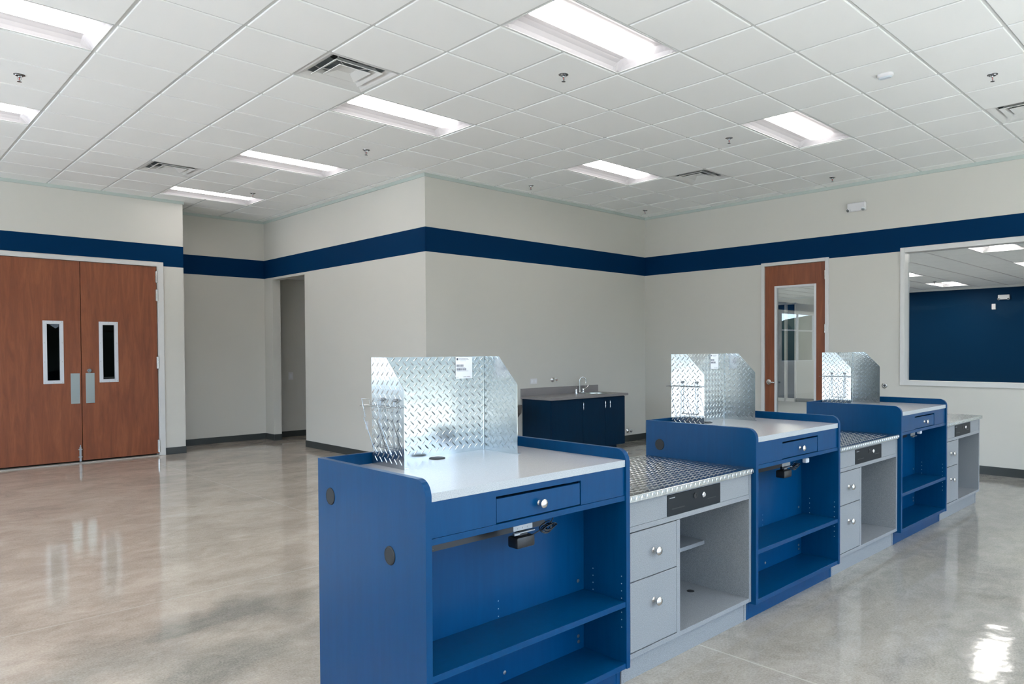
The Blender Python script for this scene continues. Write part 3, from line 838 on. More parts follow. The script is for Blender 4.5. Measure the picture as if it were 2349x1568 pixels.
for i in range(-4, 13):
    for j in range(-9, 13):
        if (i, j) in takenb: continue
        x0, x1 = max(BX+i*T+GAP, XB0), min(BX+(i+1)*T-GAP, XB1); y0, y1 = max(BY+j*T+GAP, -8), min(BY+(j+1)*T-GAP, 5.3)
        if x1-x0 < 0.05 or y1-y0 < 0.05: continue
        cx, cy = (x0+x1)/2, (y0+y1)/2
        # seen through the window opening?
        dx = XB0-CAM.x; k = dx/(cx-CAM.x); yy = CAM.y+(cy-CAM.y)*k; zz = CAM.z+(HB-CAM.z)*k
        vis = (WY0 < yy < WY1+0.1 and zz < WZ1+0.06 and project((cx, cy, HB))[0] < 2380) or (gy0 < yy < gy1 and zz < gz1)
        whole = abs((x1-x0)-(T-2*GAP)) < 1e-4 and abs((y1-y0)-(T-2*GAP)) < 1e-4
        if vis:
            if whole:
                if fullb is None: fullb = o = obj('ceiling_tile', tile_bm([(x0, x1, y0, y1)], cx, cy), CEILP, cb)
                else: o = fullb.copy(); COL.objects.link(o)
            else: o = obj('ceiling_tile', tile_bm([(x0, x1, y0, y1)], cx, cy), CEILP, cb)
            o.location = (cx, cy, HB+0.006)
        else:
            box(rest, x0, x1, y0, y1, HB-0.002, HB+0.012)
o = obj('ceiling_tile', rest, CEILP, cb); o['kind'] = 'stuff'
bm = B(); box(bm, XB1-0.012, XB1, -8, 5.3, HB-0.045, HB-.001); struct(obj('trim_2', bm, TEE))
FBL = {(4, 3): 'lit ceiling light behind the interior window, at its frame edge', (9, 3): 'lit ceiling light behind the interior window, close to the navy wall',
       (-1, -1): 'lit ceiling light behind the interior window, at its top edge'}
tb = None
for k in FB:
    l = (BX+(k[0]+1)*T, BY+(k[1]+.5)*T, HB-0.001)
    lb = FBL.get(k, 'unseen ceiling light of the back room, added for lighting')
    gp = 'back room ceiling lights behind the window' if k in FBL else 'back room lights out of view'
    if tb is None: tb = troffer(lb, gp, l, LENS2)
    else: dup(tb, l, lb, gp)
dup(s0, (15.55, -0.24, HB-0.002), 'tiny chrome sprinkler head in the back room ceiling seen through the interior window', 'back room sprinkler')

# ------------------------------------------------------------------ emergency lights
def emergency(label, loc, sc=1.0):
    t = thing('emergency_light', label, 'emergency light', loc, 0)
    bm = B(); box(bm, -0.052*sc, 0, -0.12*sc, 0.12*sc, -0.055*sc, 0.055*sc, 0.008); obj('housing', bm, WHITE, t)
    for s in (-1, 1):
        bm = B(); lathe(bm, (-0.045*sc, s*0.092*sc, -0.032*sc), (-0.75, s*0.25, -0.35), [(0, 0.018), (0.012, 0.026), (0.030, 0.027), (0.032, 0.023)], 20); h = obj('lamp_head', bm, WHITE, t, True)
        bm = B(); d_ = Vector((-0.75, s*0.25, -0.35)).normalized(); lathe(bm, Vector((-0.045*sc, s*0.092*sc, -0.032*sc))+d_*0.0322, d_, [(0, 0.022), (0.003, 0.015), (0.004, 0.0)], 18); obj('lamp_lens', bm, mat('grey_lamp_lens', (0.25, 0.27, 0.28, 1), 0.15, 0.6) if 'grey_lamp_lens' not in MATS else MATS['grey_lamp_lens'], h, True)
    return t
emergency('white twin-head emergency light high on the wall above the glazed door', (X2, -1.643, 3.357))
emergency('white twin-head emergency light on the navy wall behind the interior window', (XB1, -1.05, 2.685))
bm = B(); box(bm, -0.035, 0, -0.041, 0.041, -0.066, 0.066, 0.006); o = obj('alarm_box', bm, WHITE, None, loc=(XB1, -0.84, 2.472))
tag(o, 'small white alarm box on the navy wall below the emergency light', 'alarm')

# ------------------------------------------------------------------ wall plates and stubs
def plate(name, label, cat, loc, rotz, w_, h_, kind='switch'):
    """faces local -Y"""
    t = thing(name, label, cat, loc, rotz)
    bm = B(); box(bm, -w_/2, w_/2, -0.006, 0, -h_/2, h_/2, 0.002); obj('cover_plate', bm, WHITE, t)
    bm = B()
    if kind == 'switch': box(bm, -0.016, 0.016, -0.010, -0.006, -0.033, 0.033, 0.001)
    else:
        for q in (-1, 1):
            if w_ > h_: box(bm, q*0.032-0.018, q*0.032+0.018, -0.009, -0.006, -0.018, 0.018, 0.001)
            else: box(bm, -0.017, 0.017, -0.009, -0.006, q*0.022-0.016, q*0.022+0.016, 0.001)
    obj('switch_rocker' if kind == 'switch' else 'socket', bm, PAPER, t)
    return t
plate('light_switch', 'white light switch plate on the corridor wall beyond the opening', 'switch', (4.219, Y3, 1.058), 0, 0.085, 0.13)
plate('wall_outlet', 'white double outlet plate above the sink counter', 'outlet', (5.583, Y1, 1.047), 0, 0.13, 0.078, 'outlet')
plate('wall_outlet', 'white outlet plate low on the corner wall behind the wire rack', 'outlet', (X1, 3.36, 0.46), -PI/2, 0.072, 0.115, 'outlet')
def stub(label, loc, sc=1.0):
    t = thing('water_stub', label, 'pipe', loc)
    bm = B(); lathe(bm, (0, 0, 0), (0, -1, 0), [(0, 0.038*sc), (0.006, 0.036*sc), (0.016, 0.020*sc), (0.02, 0.013*sc)], 20); obj('escutcheon', bm, CHROME, t, True)
    bm = B(); cyl(bm, (0, 0, 0), (0, -1, 0), 0.085*sc, 0.010*sc, 12); lathe(bm, (0, -0.06*sc, 0), (0, -1, 0), [(0, 0.016*sc), (0.03*sc, 0.016*sc)], 6)
    cyl(bm, (0, -0.072*sc, -0.03*sc), (0, 0, 1), 0.06*sc, 0.008*sc, 10); obj('valve', bm, CHROME, t, True)
    return t
stub('chrome water valve on the wall above the sink counter', (5.958, Y1, 1.058))
stub('chrome water valve low on the wall beside the sink cabinet', (7.66, Y1, 0.176))
t = thing('wall_port', 'round chrome wall port between the glazed door and interior window', 'wall port', (X2, -2.0, 1.012))
bm = B(); lathe(bm, (0, 0, 0), (-1, 0, 0), [(0, 0.036), (0.006, 0.035), (0.010, 0.026), (0.004, 0.022), (0.004, 0)], 24); obj('ring', bm, NICKEL, t, True)
bm = B(); lathe(bm, (-0.004, 0, 0), (-1, 0, 0), [(0, 0.018), (0.006, 0.014), (0.007, 0)], 18); obj('port_core', bm, BLACK, t, True)

# ------------------------------------------------------------------ drinking fountain
t = thing('drinking_fountain', 'wall-mounted grey metal drinking fountain mostly hidden by the partition, beside the sink cabinet', 'fountain', (4.62, Y1, 0.66))
bm = B(); loft(bm, [[(x+0.19, y-0.213, z) for x, y in rrect(w_, h_, 0.03)] for w_, h_, z in ((.13, .15, -0.10), (.185, .205, 0.0), (.19, .213, 0.085), (.19, .213, 0.105))])
obj('basin', bm, PIPE, t)
bm = B(); tube(bm, [(0.33, -0.06, 0.10), (0.33, -0.06, 0.135), (0.32, -0.08, 0.15), (0.31, -0.10, 0.145)], 0.011, 10); lathe(bm, (0.33, -0.06, 0.104), (0, 0, 1), [(0, 0.025), (0.012, 0.018)], 16)
obj('bubbler', bm, CHROME, t, True)

# ------------------------------------------------------------------ sink cabinet
sk = thing('sink_cabinet', 'dark navy sink base cabinet with three doors', 'cabinet', (5.36, 1.33, 0))
SW = 1.523
bm = B(); box(bm, 0, 0.018, 0.018, 0.586, 0.09, 0.808); box(bm, SW-0.018, SW, 0.018, 0.586, 0.09, 0.808); box(bm, 0.018, SW-0.018, 0.56, 0.584, 0.09, 0.808); box(bm, 0.018, SW-0.018, 0.018, 0.56, 0.09, 0.108); box(bm, 0.018, SW-0.018, 0.018, 0.10, 0.79, 0.808)
obj('carcass', bm, BLUED, sk)
bx('toe_kick', BLUED, sk, 0.10, SW-0.10, 0.08, 0.58, 0, 0.09)
for (x0, x1, hx) in ((0.002, 0.611, 0.596), (0.615, 1.077, 1.058), (1.081, SW-0.002, 1.158)):
    d = bx('door', BLUED, sk, x0, x1, 0.0, 0.018, 0.095, 0.803, bev=0.001)
    bm = B(); tube(bm, [(hx, 0.0, 0.650), (hx, -0.024, 0.651), (hx, -0.030, 0.657), (hx, -0.030, 0.745), (hx, -0.024, 0.751), (hx, 0.0, 0.752)], 0.0045, 8); obj('handle', bm, CHROME, d, True)
ct = thing('sink_countertop', 'grey laminate sink countertop with backsplash and round basin', 'countertop', (5.333, 1.30, 0.812))
bm = B()
# top with round cut-out: ring of quads round the bowl
bxx, byy, br = 1.20, 0.30, 0.185
W_, D_ = 1.595, 0.626
n = 32
outer = []
for k in range(n):
    a = 2*PI*k/n; dx_, dy_ = math.cos(a), math.sin(a)
    ts = [((W_-bxx)/dx_ if dx_ > 1e-9 else 1e9), (-bxx/dx_ if dx_ < -1e-9 else 1e9), ((D_-byy)/dy_ if dy_ > 1e-9 else 1e9), (-byy/dy_ if dy_ < -1e-9 else 1e9)]
    s = min(ts); outer.append((bxx+dx_*s, byy+dy_*s))
for (cxx, cyy) in ((0, 0), (W_, 0), (0, D_), (W_, D_)):
    k = min(range(n), key=lambda q: abs(math.atan2(cyy-byy, cxx-bxx) % (2*PI) - 2*PI*q/n))
    outer[k] = (cxx, cyy)
top = [bm.verts.new((x, y, 0.034)) for x, y in outer]; inn = [bm.verts.new((bxx+br*math.cos(2*PI*k/n), byy+br*math.sin(2*PI*k/n), 0.034)) for k in range(n)]
bot = [bm.verts.new((x, y, 0)) for x, y in outer]; inb = [bm.verts.new((bxx+br*math.cos(2*PI*k/n), byy+br*math.sin(2*PI*k/n), 0)) for k in range(n)]
for k in range(n):
    k2 = (k+1) % n
    bm.faces.new((top[k], top[k2], inn[k2], inn[k])); bm.faces.new((top[k2], top[k], bot[k], bot[k2])); bm.faces.new((bot[k], inb[k], inb[k2], bot[k2])); bm.faces.new((inn[k], inn[k2], inb[k2], inb[k]))
obj('top', bm, SINKT, ct)
bx('backsplash', SINKT, ct, 0, W_, D_-0.02, D_, 0.034, 0.140, bev=0.001)
bm = B(); R = []
for (z, r) in ((0.034, 0.205), (0.039, 0.200), (0.040, 0.190), (0.036, 0.182), (-0.02, 0.176), (-0.10, 0.165), (-0.13, 0.12), (-0.135, 0.03)):
    R.append([bm.verts.new((bxx+r*math.cos(2*PI*k/n), byy+r*math.sin(2*PI*k/n), z)) for k in range(n)])
for a, c in zip(R, R[1:]):
    for k in range(n): bm.faces.new((a[k], a[(k+1) % n], c[(k+1) % n], c[k]))
bm.faces.new(R[-1])
obj('basin', bm, STEEL, ct, True)
fc = thing('faucet', 'chrome gooseneck faucet with two wrist-blade handles', 'faucet', (6.40, 1.80, 0.846))
bm = B(); loft(bm, [[(x, y, z) for x, y in rrect(0.095, 0.026, 0.025)] for z in (0, 0.012)]); loft(bm, [[(x, y, z) for x, y in rrect(0.088, 0.020, 0.019)] for z in (0.012, 0.018)]); obj('base_plate', bm, CHROME, fc, True)
bm = B()
pts = [(0, 0, 0.015), (0, 0, 0.19)]
for k in range(1, 10):
    a = PI*k/9*1.02; pts.append((0.048-0.048*math.cos(a), -0.0, 0.19+0.048*math.sin(a)))
pts.append((0.098, 0, 0.165))
pts = [(x*0.85, -x*0.5, z) for x, y, z in pts]
lathe(bm, (0, 0, 0.018), (0, 0, 1), [(0, 0.018), (0.02, 0.014), (0.025, 0.010)], 16)
tube(bm, pts, 0.0095, 12); lathe(bm, pts[-1], (0, 0, -1), [(-0.005, 0.012), (0.02, 0.012)], 12); obj('spout', bm, CHROME, fc, True)
for s in (-1, 1):
    bm = B(); lathe(bm, (s*0.075, 0, 0.018), (0, 0, 1), [(0, 0.017), (0.02, 0.015), (0.04, 0.017), (0.052, 0.012)], 16)
    tube(bm, [(s*0.075, 0, 0.062), (s*0.09, -0.015, 0.064), (s*0.115, -0.035, 0.078), (s*0.128, -0.048, 0.10), (s*0.134, -0.052, 0.118)], 0.007, 8); obj('handle', bm, CHROME, fc, True)
    if s < 0:
        bm = B(); lathe(bm, (s*0.075, 0, 0.0695), (0, 0, 1), [(0, 0.008), (0.002, 0.006)], 12); obj('hot_index', bm, RED, fc)

# ------------------------------------------------------------------ checkout counters
YF = -3.61
def knob(parent, x, y, z, s=1.0):
    bm = B(); lathe(bm, (x, y, z), (0, -1, 0), [(0, 0.011*s), (0.003, 0.009*s), (0.010*s, 0.0065*s), (0.018*s, 0.008*s), (0.022*s, 0.016*s), (0.028*s, 0.0175*s), (0.033*s, 0.013*s), (0.035*s, 0)], 24)
    return obj('knob', bm, NICKEL, parent, True)
def side_profile(zt=1.055, r=0.055, d=0.755):
    p = [(0, 0.098), (0.06, 0.098), (0.06, 0), (d, 0), (d, zt)]
    for k in range(0, 9):
        a = PI/2 + k*PI/16; p.append((r + r*math.cos(a), zt - r + r*math.sin(a)))
    return p
def podium(label, loc, side_gr):
    t = thing('checkout_stand', label, 'counter', loc, 0, 'tall blue checkout stands')
    Wd = 1.055; s = 0.025
    for x in (0, Wd-s):
        bm = B(); prism(bm, side_profile(), 'x', x, x+s, 0.0012); obj('side_panel', bm, BLUE, t)
    bx('back_panel', BLUE, t, s, Wd-s, 0.737, 0.755, 0.0, 1.055, bev=0.001)
    bx('inner_panel', BLUE, t, s, Wd-s, 0.255, 0.270, 0.12, 0.978)
    bm = B(); fs = box(bm, s, Wd-s, 0.006, 0.737, 0.979, 1.008)
    for f in fs:
        f.material_index = 0
    o = obj('countertop', bm, [TOPL, EDGEL], t)
    for p in o.data.polygons:
        if p.normal.y < -0.9: p.material_index = 1
    # apron with the drawer opening
    dx0, dx1, dz0, dz1 = 0.310, 0.756, 0.861, 0.955
    bm = B(); box(bm, s, dx0, 0.010, 0.026, 0.855, 0.979); box(bm, dx1, Wd-s, 0.010, 0.026, 0.855, 0.979); box(bm, dx0, dx1, 0.010, 0.026, dz1, 0.979)
    obj('apron', bm, BLUE, t)
    bx('rail', BLUE, t, s, Wd-s, 0.006, 0.10, 0.832, 0.854, bev=0.0008)
    dw = bx('drawer', BLUE, t, dx0+0.004, dx1-0.004, 0.012, 0.028, 0.858, dz1-0.010, bev=0.0008)
    bm = B(); box(bm, dx0+0.02, dx1-0.02, 0.028, 0.24, 0.862, 0.935); obj('drawer_box', bm, BLUED, dw)
    knob(dw, 0.528, 0.012, 0.900)
    bx('shelf', BLUE, t, s+0.001, Wd-s-0.001, 0.004, 0.254, 0.368, 0.392, bev=0.0008)
    bx('shelf', BLUE, t, s, Wd-s, 0.004, 0.737, 0.098, 0.122, bev=0.0008)
    bx('toe_kick', BLUE, t, s, Wd-s, 0.062, 0.080, 0, 0.098)
    # hardware
    bm = B()
    for (x, z) in ((0.992, 0.437), (0.992, 0.184), (0.994, 0.158), (0.553, 0.159), (0.07, 0.159), (0.07, 0.437)): lathe(bm, (x, 0.2552, z), (0, -1, 0), [(0, 0.0085), (0.002, 0.008), (0.0028, 0.003), (0.0028, 0)], 14)
    obj('screws', bm, ZINC, t)
    bm = B()
    for x, dy in ((Wd-s, -1), (s, 1)):
        for y in (0.028, 0.197):
            for z in (0.275, 0.308, 0.340, 0.402, 0.434, 0.466, 0.498): lathe(bm, (x, y, z), (dy, 0, 0), [(0, 0.0028), (0.0006, 0.0028)], 8)
    for z in (0.40, 0.431, 0.463): lathe(bm, (0.522, 0.2552, z), (0, -1, 0), [(0, 0.0022), (0.0006, 0.0022)], 8)
    obj('shelf_pin_holes', bm, mat('pale_pin_hole', (0.35, 0.42, 0.5, 1), 0.6) if 'pale_pin_hole' not in MATS else MATS['pale_pin_hole'], t)
    for (y, z) in side_gr:
        bm = B(); lathe(bm, (0, y, z), (-1, 0, 0), [(0, 0.034), (0.003, 0.033), (0.004, 0.030), (0.003, 0.029), (0.003, 0)], 32); obj('grommet', bm, DGREY, t)
    bm = B(); lathe(bm, (0.505, 0.650, 1.008), (0, 0, 1), [(0, 0.036), (0.003, 0.035), (0.004, 0.030), (0.003, 0.029), (0.003, 0)], 32); obj('grommet', bm, DGREY, t)
    bm = B(); lathe(bm, (0.90, 0.16, 0.832), (0, 0, -1), [(0, 0.024), (0.02, 0.022), (0.032, 0.015), (0.036, 0)], 18); obj('cable_grommet', bm, PIPE, t, True)
    bm = B(); box(bm, s, Wd-s-0.27, 0.228, 0.2545, 0.738, 0.832); obj('rail_shadow_strip', bm, BLACK, t)  # black strip stands in for the shadow gap beneath the rail
    # zinc drawer slide bracket hanging under the rail
    bm = B(); box(bm, 0.466, 0.566, 0.095, 0.098, 0.783, 0.803); box(bm, 0.466, 0.566, 0.080, 0.0955, 0.776, 0.7795); box(bm, 0.452, 0.480, 0.072, 0.086, 0.774, 0.781); box(bm, 0.47, 0.56, 0.097, 0.112, 0.80, 0.832)
    for x in (0.49, 0.515, 0.54): cyl(bm, (x, 0.0952, 0.792), (0, -1, 0), 0.0015, 0.003, 8)
    obj('slide_bracket', bm, ZINC, t)
    return t
BX0 = (-0.012, 2.108, 4.223)
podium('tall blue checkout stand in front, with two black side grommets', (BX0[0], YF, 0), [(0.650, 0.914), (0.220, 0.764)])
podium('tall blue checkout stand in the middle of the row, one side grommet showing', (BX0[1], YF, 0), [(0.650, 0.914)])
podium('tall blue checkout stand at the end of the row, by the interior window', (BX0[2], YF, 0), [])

# power adapters under the stands
def adapter(label, loc, extra=False):
    t = thing('power_adapter', label, 'power adapter', loc, 0, 'black power adapters under the checkout stands')
    bm = B(); box(bm, -0.047, 0.047, -0.03, 0.03, -0.045, 0.0, 0.008, 2); obj('body', bm, BLACK, t, True)
    bm = B(); box(bm, -0.022, 0.022, -0.014, 0.014, 0.0, 0.019, 0.003); obj('plug', bm, BLACK, t)
    bm = B(); tube(bm, [(0.045, 0, -0.01), (0.07, 0.0, -0.008), (0.10, 0.0, 0.0), (0.125, 0.0, 0.0)], 0.0022, 6)
    tube(bm, [(0.16, 0, 0.015), (0.19, 0.01, 0.045), (0.22, 0.02, 0.055), (0.26, 0.03, 0.060), (0.30, 0.04, 0.062)], 0.0022, 6)
    obj('cord', bm, BLACK, t)
    bm = B()
    for k in range(6):
        a = [(0.115+0.034*(1+math.cos(q*PI/8)), 0.006*(k-2.5)+0.004*math.sin(q), 0.0+0.006*math.cos(k)+ (0.010+0.002*k)*math.sin(q*PI/8)+0.12*(0.034*(1+math.cos(q*PI/8)))) for q in range(16)]
        tube(bm, a, 0.0022, 5, True)
    tube(bm, [(0.148, 0.016*math.cos(q*PI/6), 0.006+0.014*math.sin(q*PI/6)) for q in range(12)], 0.003, 5, True)
    obj('coiled_cord', bm, BLACK, t)
    return t
a0 = adapter('black power adapter with coiled cord under the front checkout stand', (BX0[0]+0.525, YF+0.115, 0.758))
dup(a0, (BX0[1]+0.525, YF+0.115, 0.758), 'black power adapter with coiled cord under the middle checkout stand')
dup(a0, (BX0[2]+0.12, YF+0.115, 0.758), 'black power adapter with coiled cord under the farther checkout stand')
for x, z, lb in ((BX0[2]+0.80, 0.80, 'white plug hanging under the farther checkout stand'), (BX0[1]+0.86, 0.79, 'white plug under the middle checkout stand')):
    t = thing('cable_plug', lb, 'plug', (x, YF+0.14, z))
    bm = B(); box(bm, -0.02, 0.02, -0.015, 0.015, -0.03, 0.0, 0.004); obj('body', bm, PAPER, t)
    bm = B(); tube(bm, [(0, 0, 0), (0.01, 0.01, 0.012), (0.03, 0.04, 0.014), (0.05, 0.08, 0.010)], 0.003, 6); obj('cord', bm, BLACK, t)
bm = B(); tube(bm, [(0, 0, 0), (0.005, 0.004, -0.012), (0.02, 0.008, -0.022), (0.045, 0.01, -0.030)], 0.0012, 5)
tag(obj('loose_wire', bm, ZINC, None, loc=(BX0[0]+0.028, YF+0.05, 0.832)), 'short bare wire end hanging inside the front checkout stand', 'wire')

# ------------------------------------------------------------------ diamond plate
def lugs(bm, u0, u1, v0, v1, place, pitch=0.0375, ll=0.0155, ww=0.0032, hh=0.0016, keep=None):
    """raised bars in a crossed pattern; place(u, v, h) -> xyz"""
    nu = int((u1-u0)/pitch)+1; nv = int((v1-v0)/pitch)+1
    for i in range(-1, nu+1):
        for j in range(-1, nv+1):
            for k in (0, 1):
                u = u0+(i+0.5*k)*pitch+0.008; v = v0+(j+0.5*k)*pitch+0.008
                if not (u0+0.009 < u < u1-0.009 and v0+0.009 < v < v1-0.009): continue
                if keep and not keep(u, v): continue
                s = 1 if k else -1
                ax, ay = math.cos(s*PI/4), math.sin(s*PI/4); bx_, by_ = -ay, ax
                P = lambda a, c, h: bm.verts.new(place(u+ax*a+bx_*c, v+ay*a+by_*c, h))
                e0 = P(-ll, 0, 0); e1 = P(ll, 0, 0)
                l = [P(-ll*.55, ww, 0), P(ll*.55, ww, 0)]; r = [P(-ll*.55, -ww, 0), P(ll*.55, -ww, 0)]
                c_ = [P(-ll*.55, 0, hh), P(ll*.55, 0, hh)]
                for f in ((e0, c_[0], l[0]), (e0, r[0], c_[0]), (l[0], c_[0], c_[1], l[1]), (r[0], r[1], c_[1], c_[0]), (e1, l[1], c_[1]), (e1, c_[1], r[1])):
                    bm.faces.new(f)
def partition(label, loc, sticker):
    t = thing('counter_partition', label, 'partition', loc, 0, 'three-sided diamond plate partitions')
    th = 0.0025; X0, Xr, YN, YM, Z0, Z1 = 0.0, 0.600, 0.0, 0.245, 0.0, 0.449
    prof = [(YN, 0.0), (YM, 0.0), (YM, Z1), (YN+0.128, Z1), (YN+0.004, 0.328), (YN, 0.320)]
    keep = lambda u, v: (v-0.320) < (u-YN)*(0.129/0.128) - 0.012
    for nm, xa, sgn in (('side_sheet', X0, -1), ('side_sheet', Xr, 1)):
        bm = B(); prism(bm, prof, 'x', xa-th/2, xa+th/2); o = obj(nm, bm, ALU, t)
        bm = B(); lugs(bm, YN, YM, 0, Z1, lambda u, v, h: (xa+sgn*(th/2+h), u, v), keep=keep)
        bmesh.ops.recalc_face_normals(bm, faces=bm.faces[:])
        if xa == Xr: lugs(bm, YN, YM, 0, Z1, lambda u, v, h: (xa-(th/2+h), u, v), hh=0.0006, ww=0.0045, keep=keep); bmesh.ops.recalc_face_normals(bm, faces=bm.faces[:])
        q = obj('raised_tread', bm, ALU, o, True); q['kind'] = 'stuff'
        bx('foot_flange', ALU, o, min(xa, xa+0.022), max(xa, xa+0.022), YN+0.002, YM-0.01, 0.0003, 0.003)
    bm = B(); box(bm, X0+th/2, Xr-th/2, YM-th, YM, 0, Z1); o = obj('center_sheet', bm, ALU, t)
    bm = B(); lugs(bm, X0, Xr, 0, Z1, lambda u, v, h: (u, YM-th-h, v)); q = obj('raised_tread', bm, ALU, o, True); q['kind'] = 'stuff'
    bm = B(); tube(bm, [(Xr-0.004, YM-0.004, 0.002), (Xr-0.004, YM-0.004, Z1)], 0.003, 6); obj('corner_seam', bm, ALU, t)
    if sticker:
        x0, z0 = 0.432, 0.346; w_, h_ = 0.097, 0.101; y = YM-th-0.0022
        l = bx('sticker', PAPER, t, x0, x0+w_, y, y+0.0004, z0, z0+h_); l['label'] = 'white printed label with two barcodes'
        bm = B(); rnd = random.Random(3)
        def r_(a, c, e_, f_): box(bm, x0+a, x0+c, y-0.0003, y, z0+e_, z0+f_)
        r_(0.006, 0.015, 0.086, 0.096)
        for (z_, xs_, xe_) in ((0.093, 0.019, 0.070), (0.088, 0.019, 0.078), (0.083, 0.028, 0.060)):
            x_ = xs_
            while x_ < xe_: w__ = rnd.uniform(0.003, 0.008); r_(x_, min(x_+w__, xe_), z_-(0.0013 if z_ > .09 else .0006), z_+(0.0013 if z_ > .09 else .0006)); x_ += w__+0.002
        for (z_, xe_) in ((0.055, 0.044), (0.038, 0.062)):
            x_ = 0.006
            while x_ < xe_: w__ = rnd.choice((0.0008, 0.0014, 0.002)); r_(x_, x_+w__, z_, z_+0.011); x_ += w__+rnd.choice((0.0008, 0.0014))
            r_(0.008, xe_+0.012, z_-0.0035, z_-0.0028)
        for a, c in ((0.006, 0.010), (0.013, 0.016), (0.045, 0.062), (0.066, 0.084)): r_(a, c, 0.007, 0.0085)
        obj('printed_text', bm, INK, l)
    return t
PL = [(BX0[0]+0.229, 'bright diamond plate partition with clear barcode label on the front checkout stand'),
      (BX0[1]+0.222, 'diamond plate partition with faint barcode label on the middle checkout stand'),
      (BX0[2]+0.222, 'diamond plate partition without a label on the last checkout stand')]
for k, (x, lb) in enumerate(PL): partition(lb, (x, -3.130, 1.008), k < 2)

# wire bag racks bolted to the outside of the partitions
def rack(label, loc):
    """local x: away from the sheet is -x; y as world; origin at the foot of the sheet's near edge"""
    t = thing('wire_rack', label, 'wire rack', loc, 0, 'wire racks on the partitions')
    bm = B()
    for x in (-0.012, -0.055): tube(bm, [(x, 0.245, 0.250), (x, -0.018, 0.250)], 0.0016, 6)
    tube(bm, [(-0.012, 0.245, 0.250), (-0.033, 0.256, 0.250), (-0.055, 0.245, 0.250)], 0.0016, 6)
    obj('top_bar', bm, WIRE, t, True)
    for y in (0.160, 0.054):
        bm = B()
        for d_ in (-0.003, 0.003): tube(bm, [(-0.010, y+d_, 0.272), (-0.012, y+d_, 0.25), (-0.012, y+d_, 0.078)], 0.0014, 6)
        tube(bm, [(-0.010, y+0.006*math.cos(q*PI/5), 0.276+0.006*math.sin(q*PI/5)) for q in range(10)], 0.0014, 5, True)
        obj('upright', bm, WIRE, t, True)
        bm = B(); lathe(bm, (-0.001, y, 0.276), (-1, 0, 0), [(0, 0.009), (0.003, 0.009), (0.003, 0.006), (0.012, 0.006), (0.013, 0.003), (0.020, 0.003)], 6); obj('bolt', bm, ZINC, t)
    bm = B(); tube(bm, [(-0.012, 0.166, 0.080), (-0.012, 0.046, 0.080)], 0.0016, 6); obj('bottom_bar', bm, WIRE, t, True)
    for dy in (0.0, -0.118):
        bm = B(); tx, bxx_ = -0.075, -0.020
        pts = [(-0.014, 0.185+dy, 0.050), (bxx_, 0.190+dy, 0.062), (-0.060, 0.208+dy, 0.203), (-0.062, 0.190+dy, 0.206), (tx, 0.196+dy, 0.283), (tx, 0.138+dy, 0.283), (-0.062, 0.132+dy, 0.206), (-0.060, 0.106+dy, 0.203), (bxx_, 0.092+dy, 0.062), (-0.014, 0.097+dy, 0.050)]
        tube(bm, pts, 0.0015, 6); obj('bag_loop', bm, WIRE, t, True)
    return t
for k, (x, lb) in enumerate(PL):
    rack(('chrome wire bag rack on the front diamond plate partition', 'chrome wire bag rack on the middle diamond plate partition', 'chrome wire bag rack on the last diamond plate partition')[k], (x-0.00125, -3.130, 1.008))

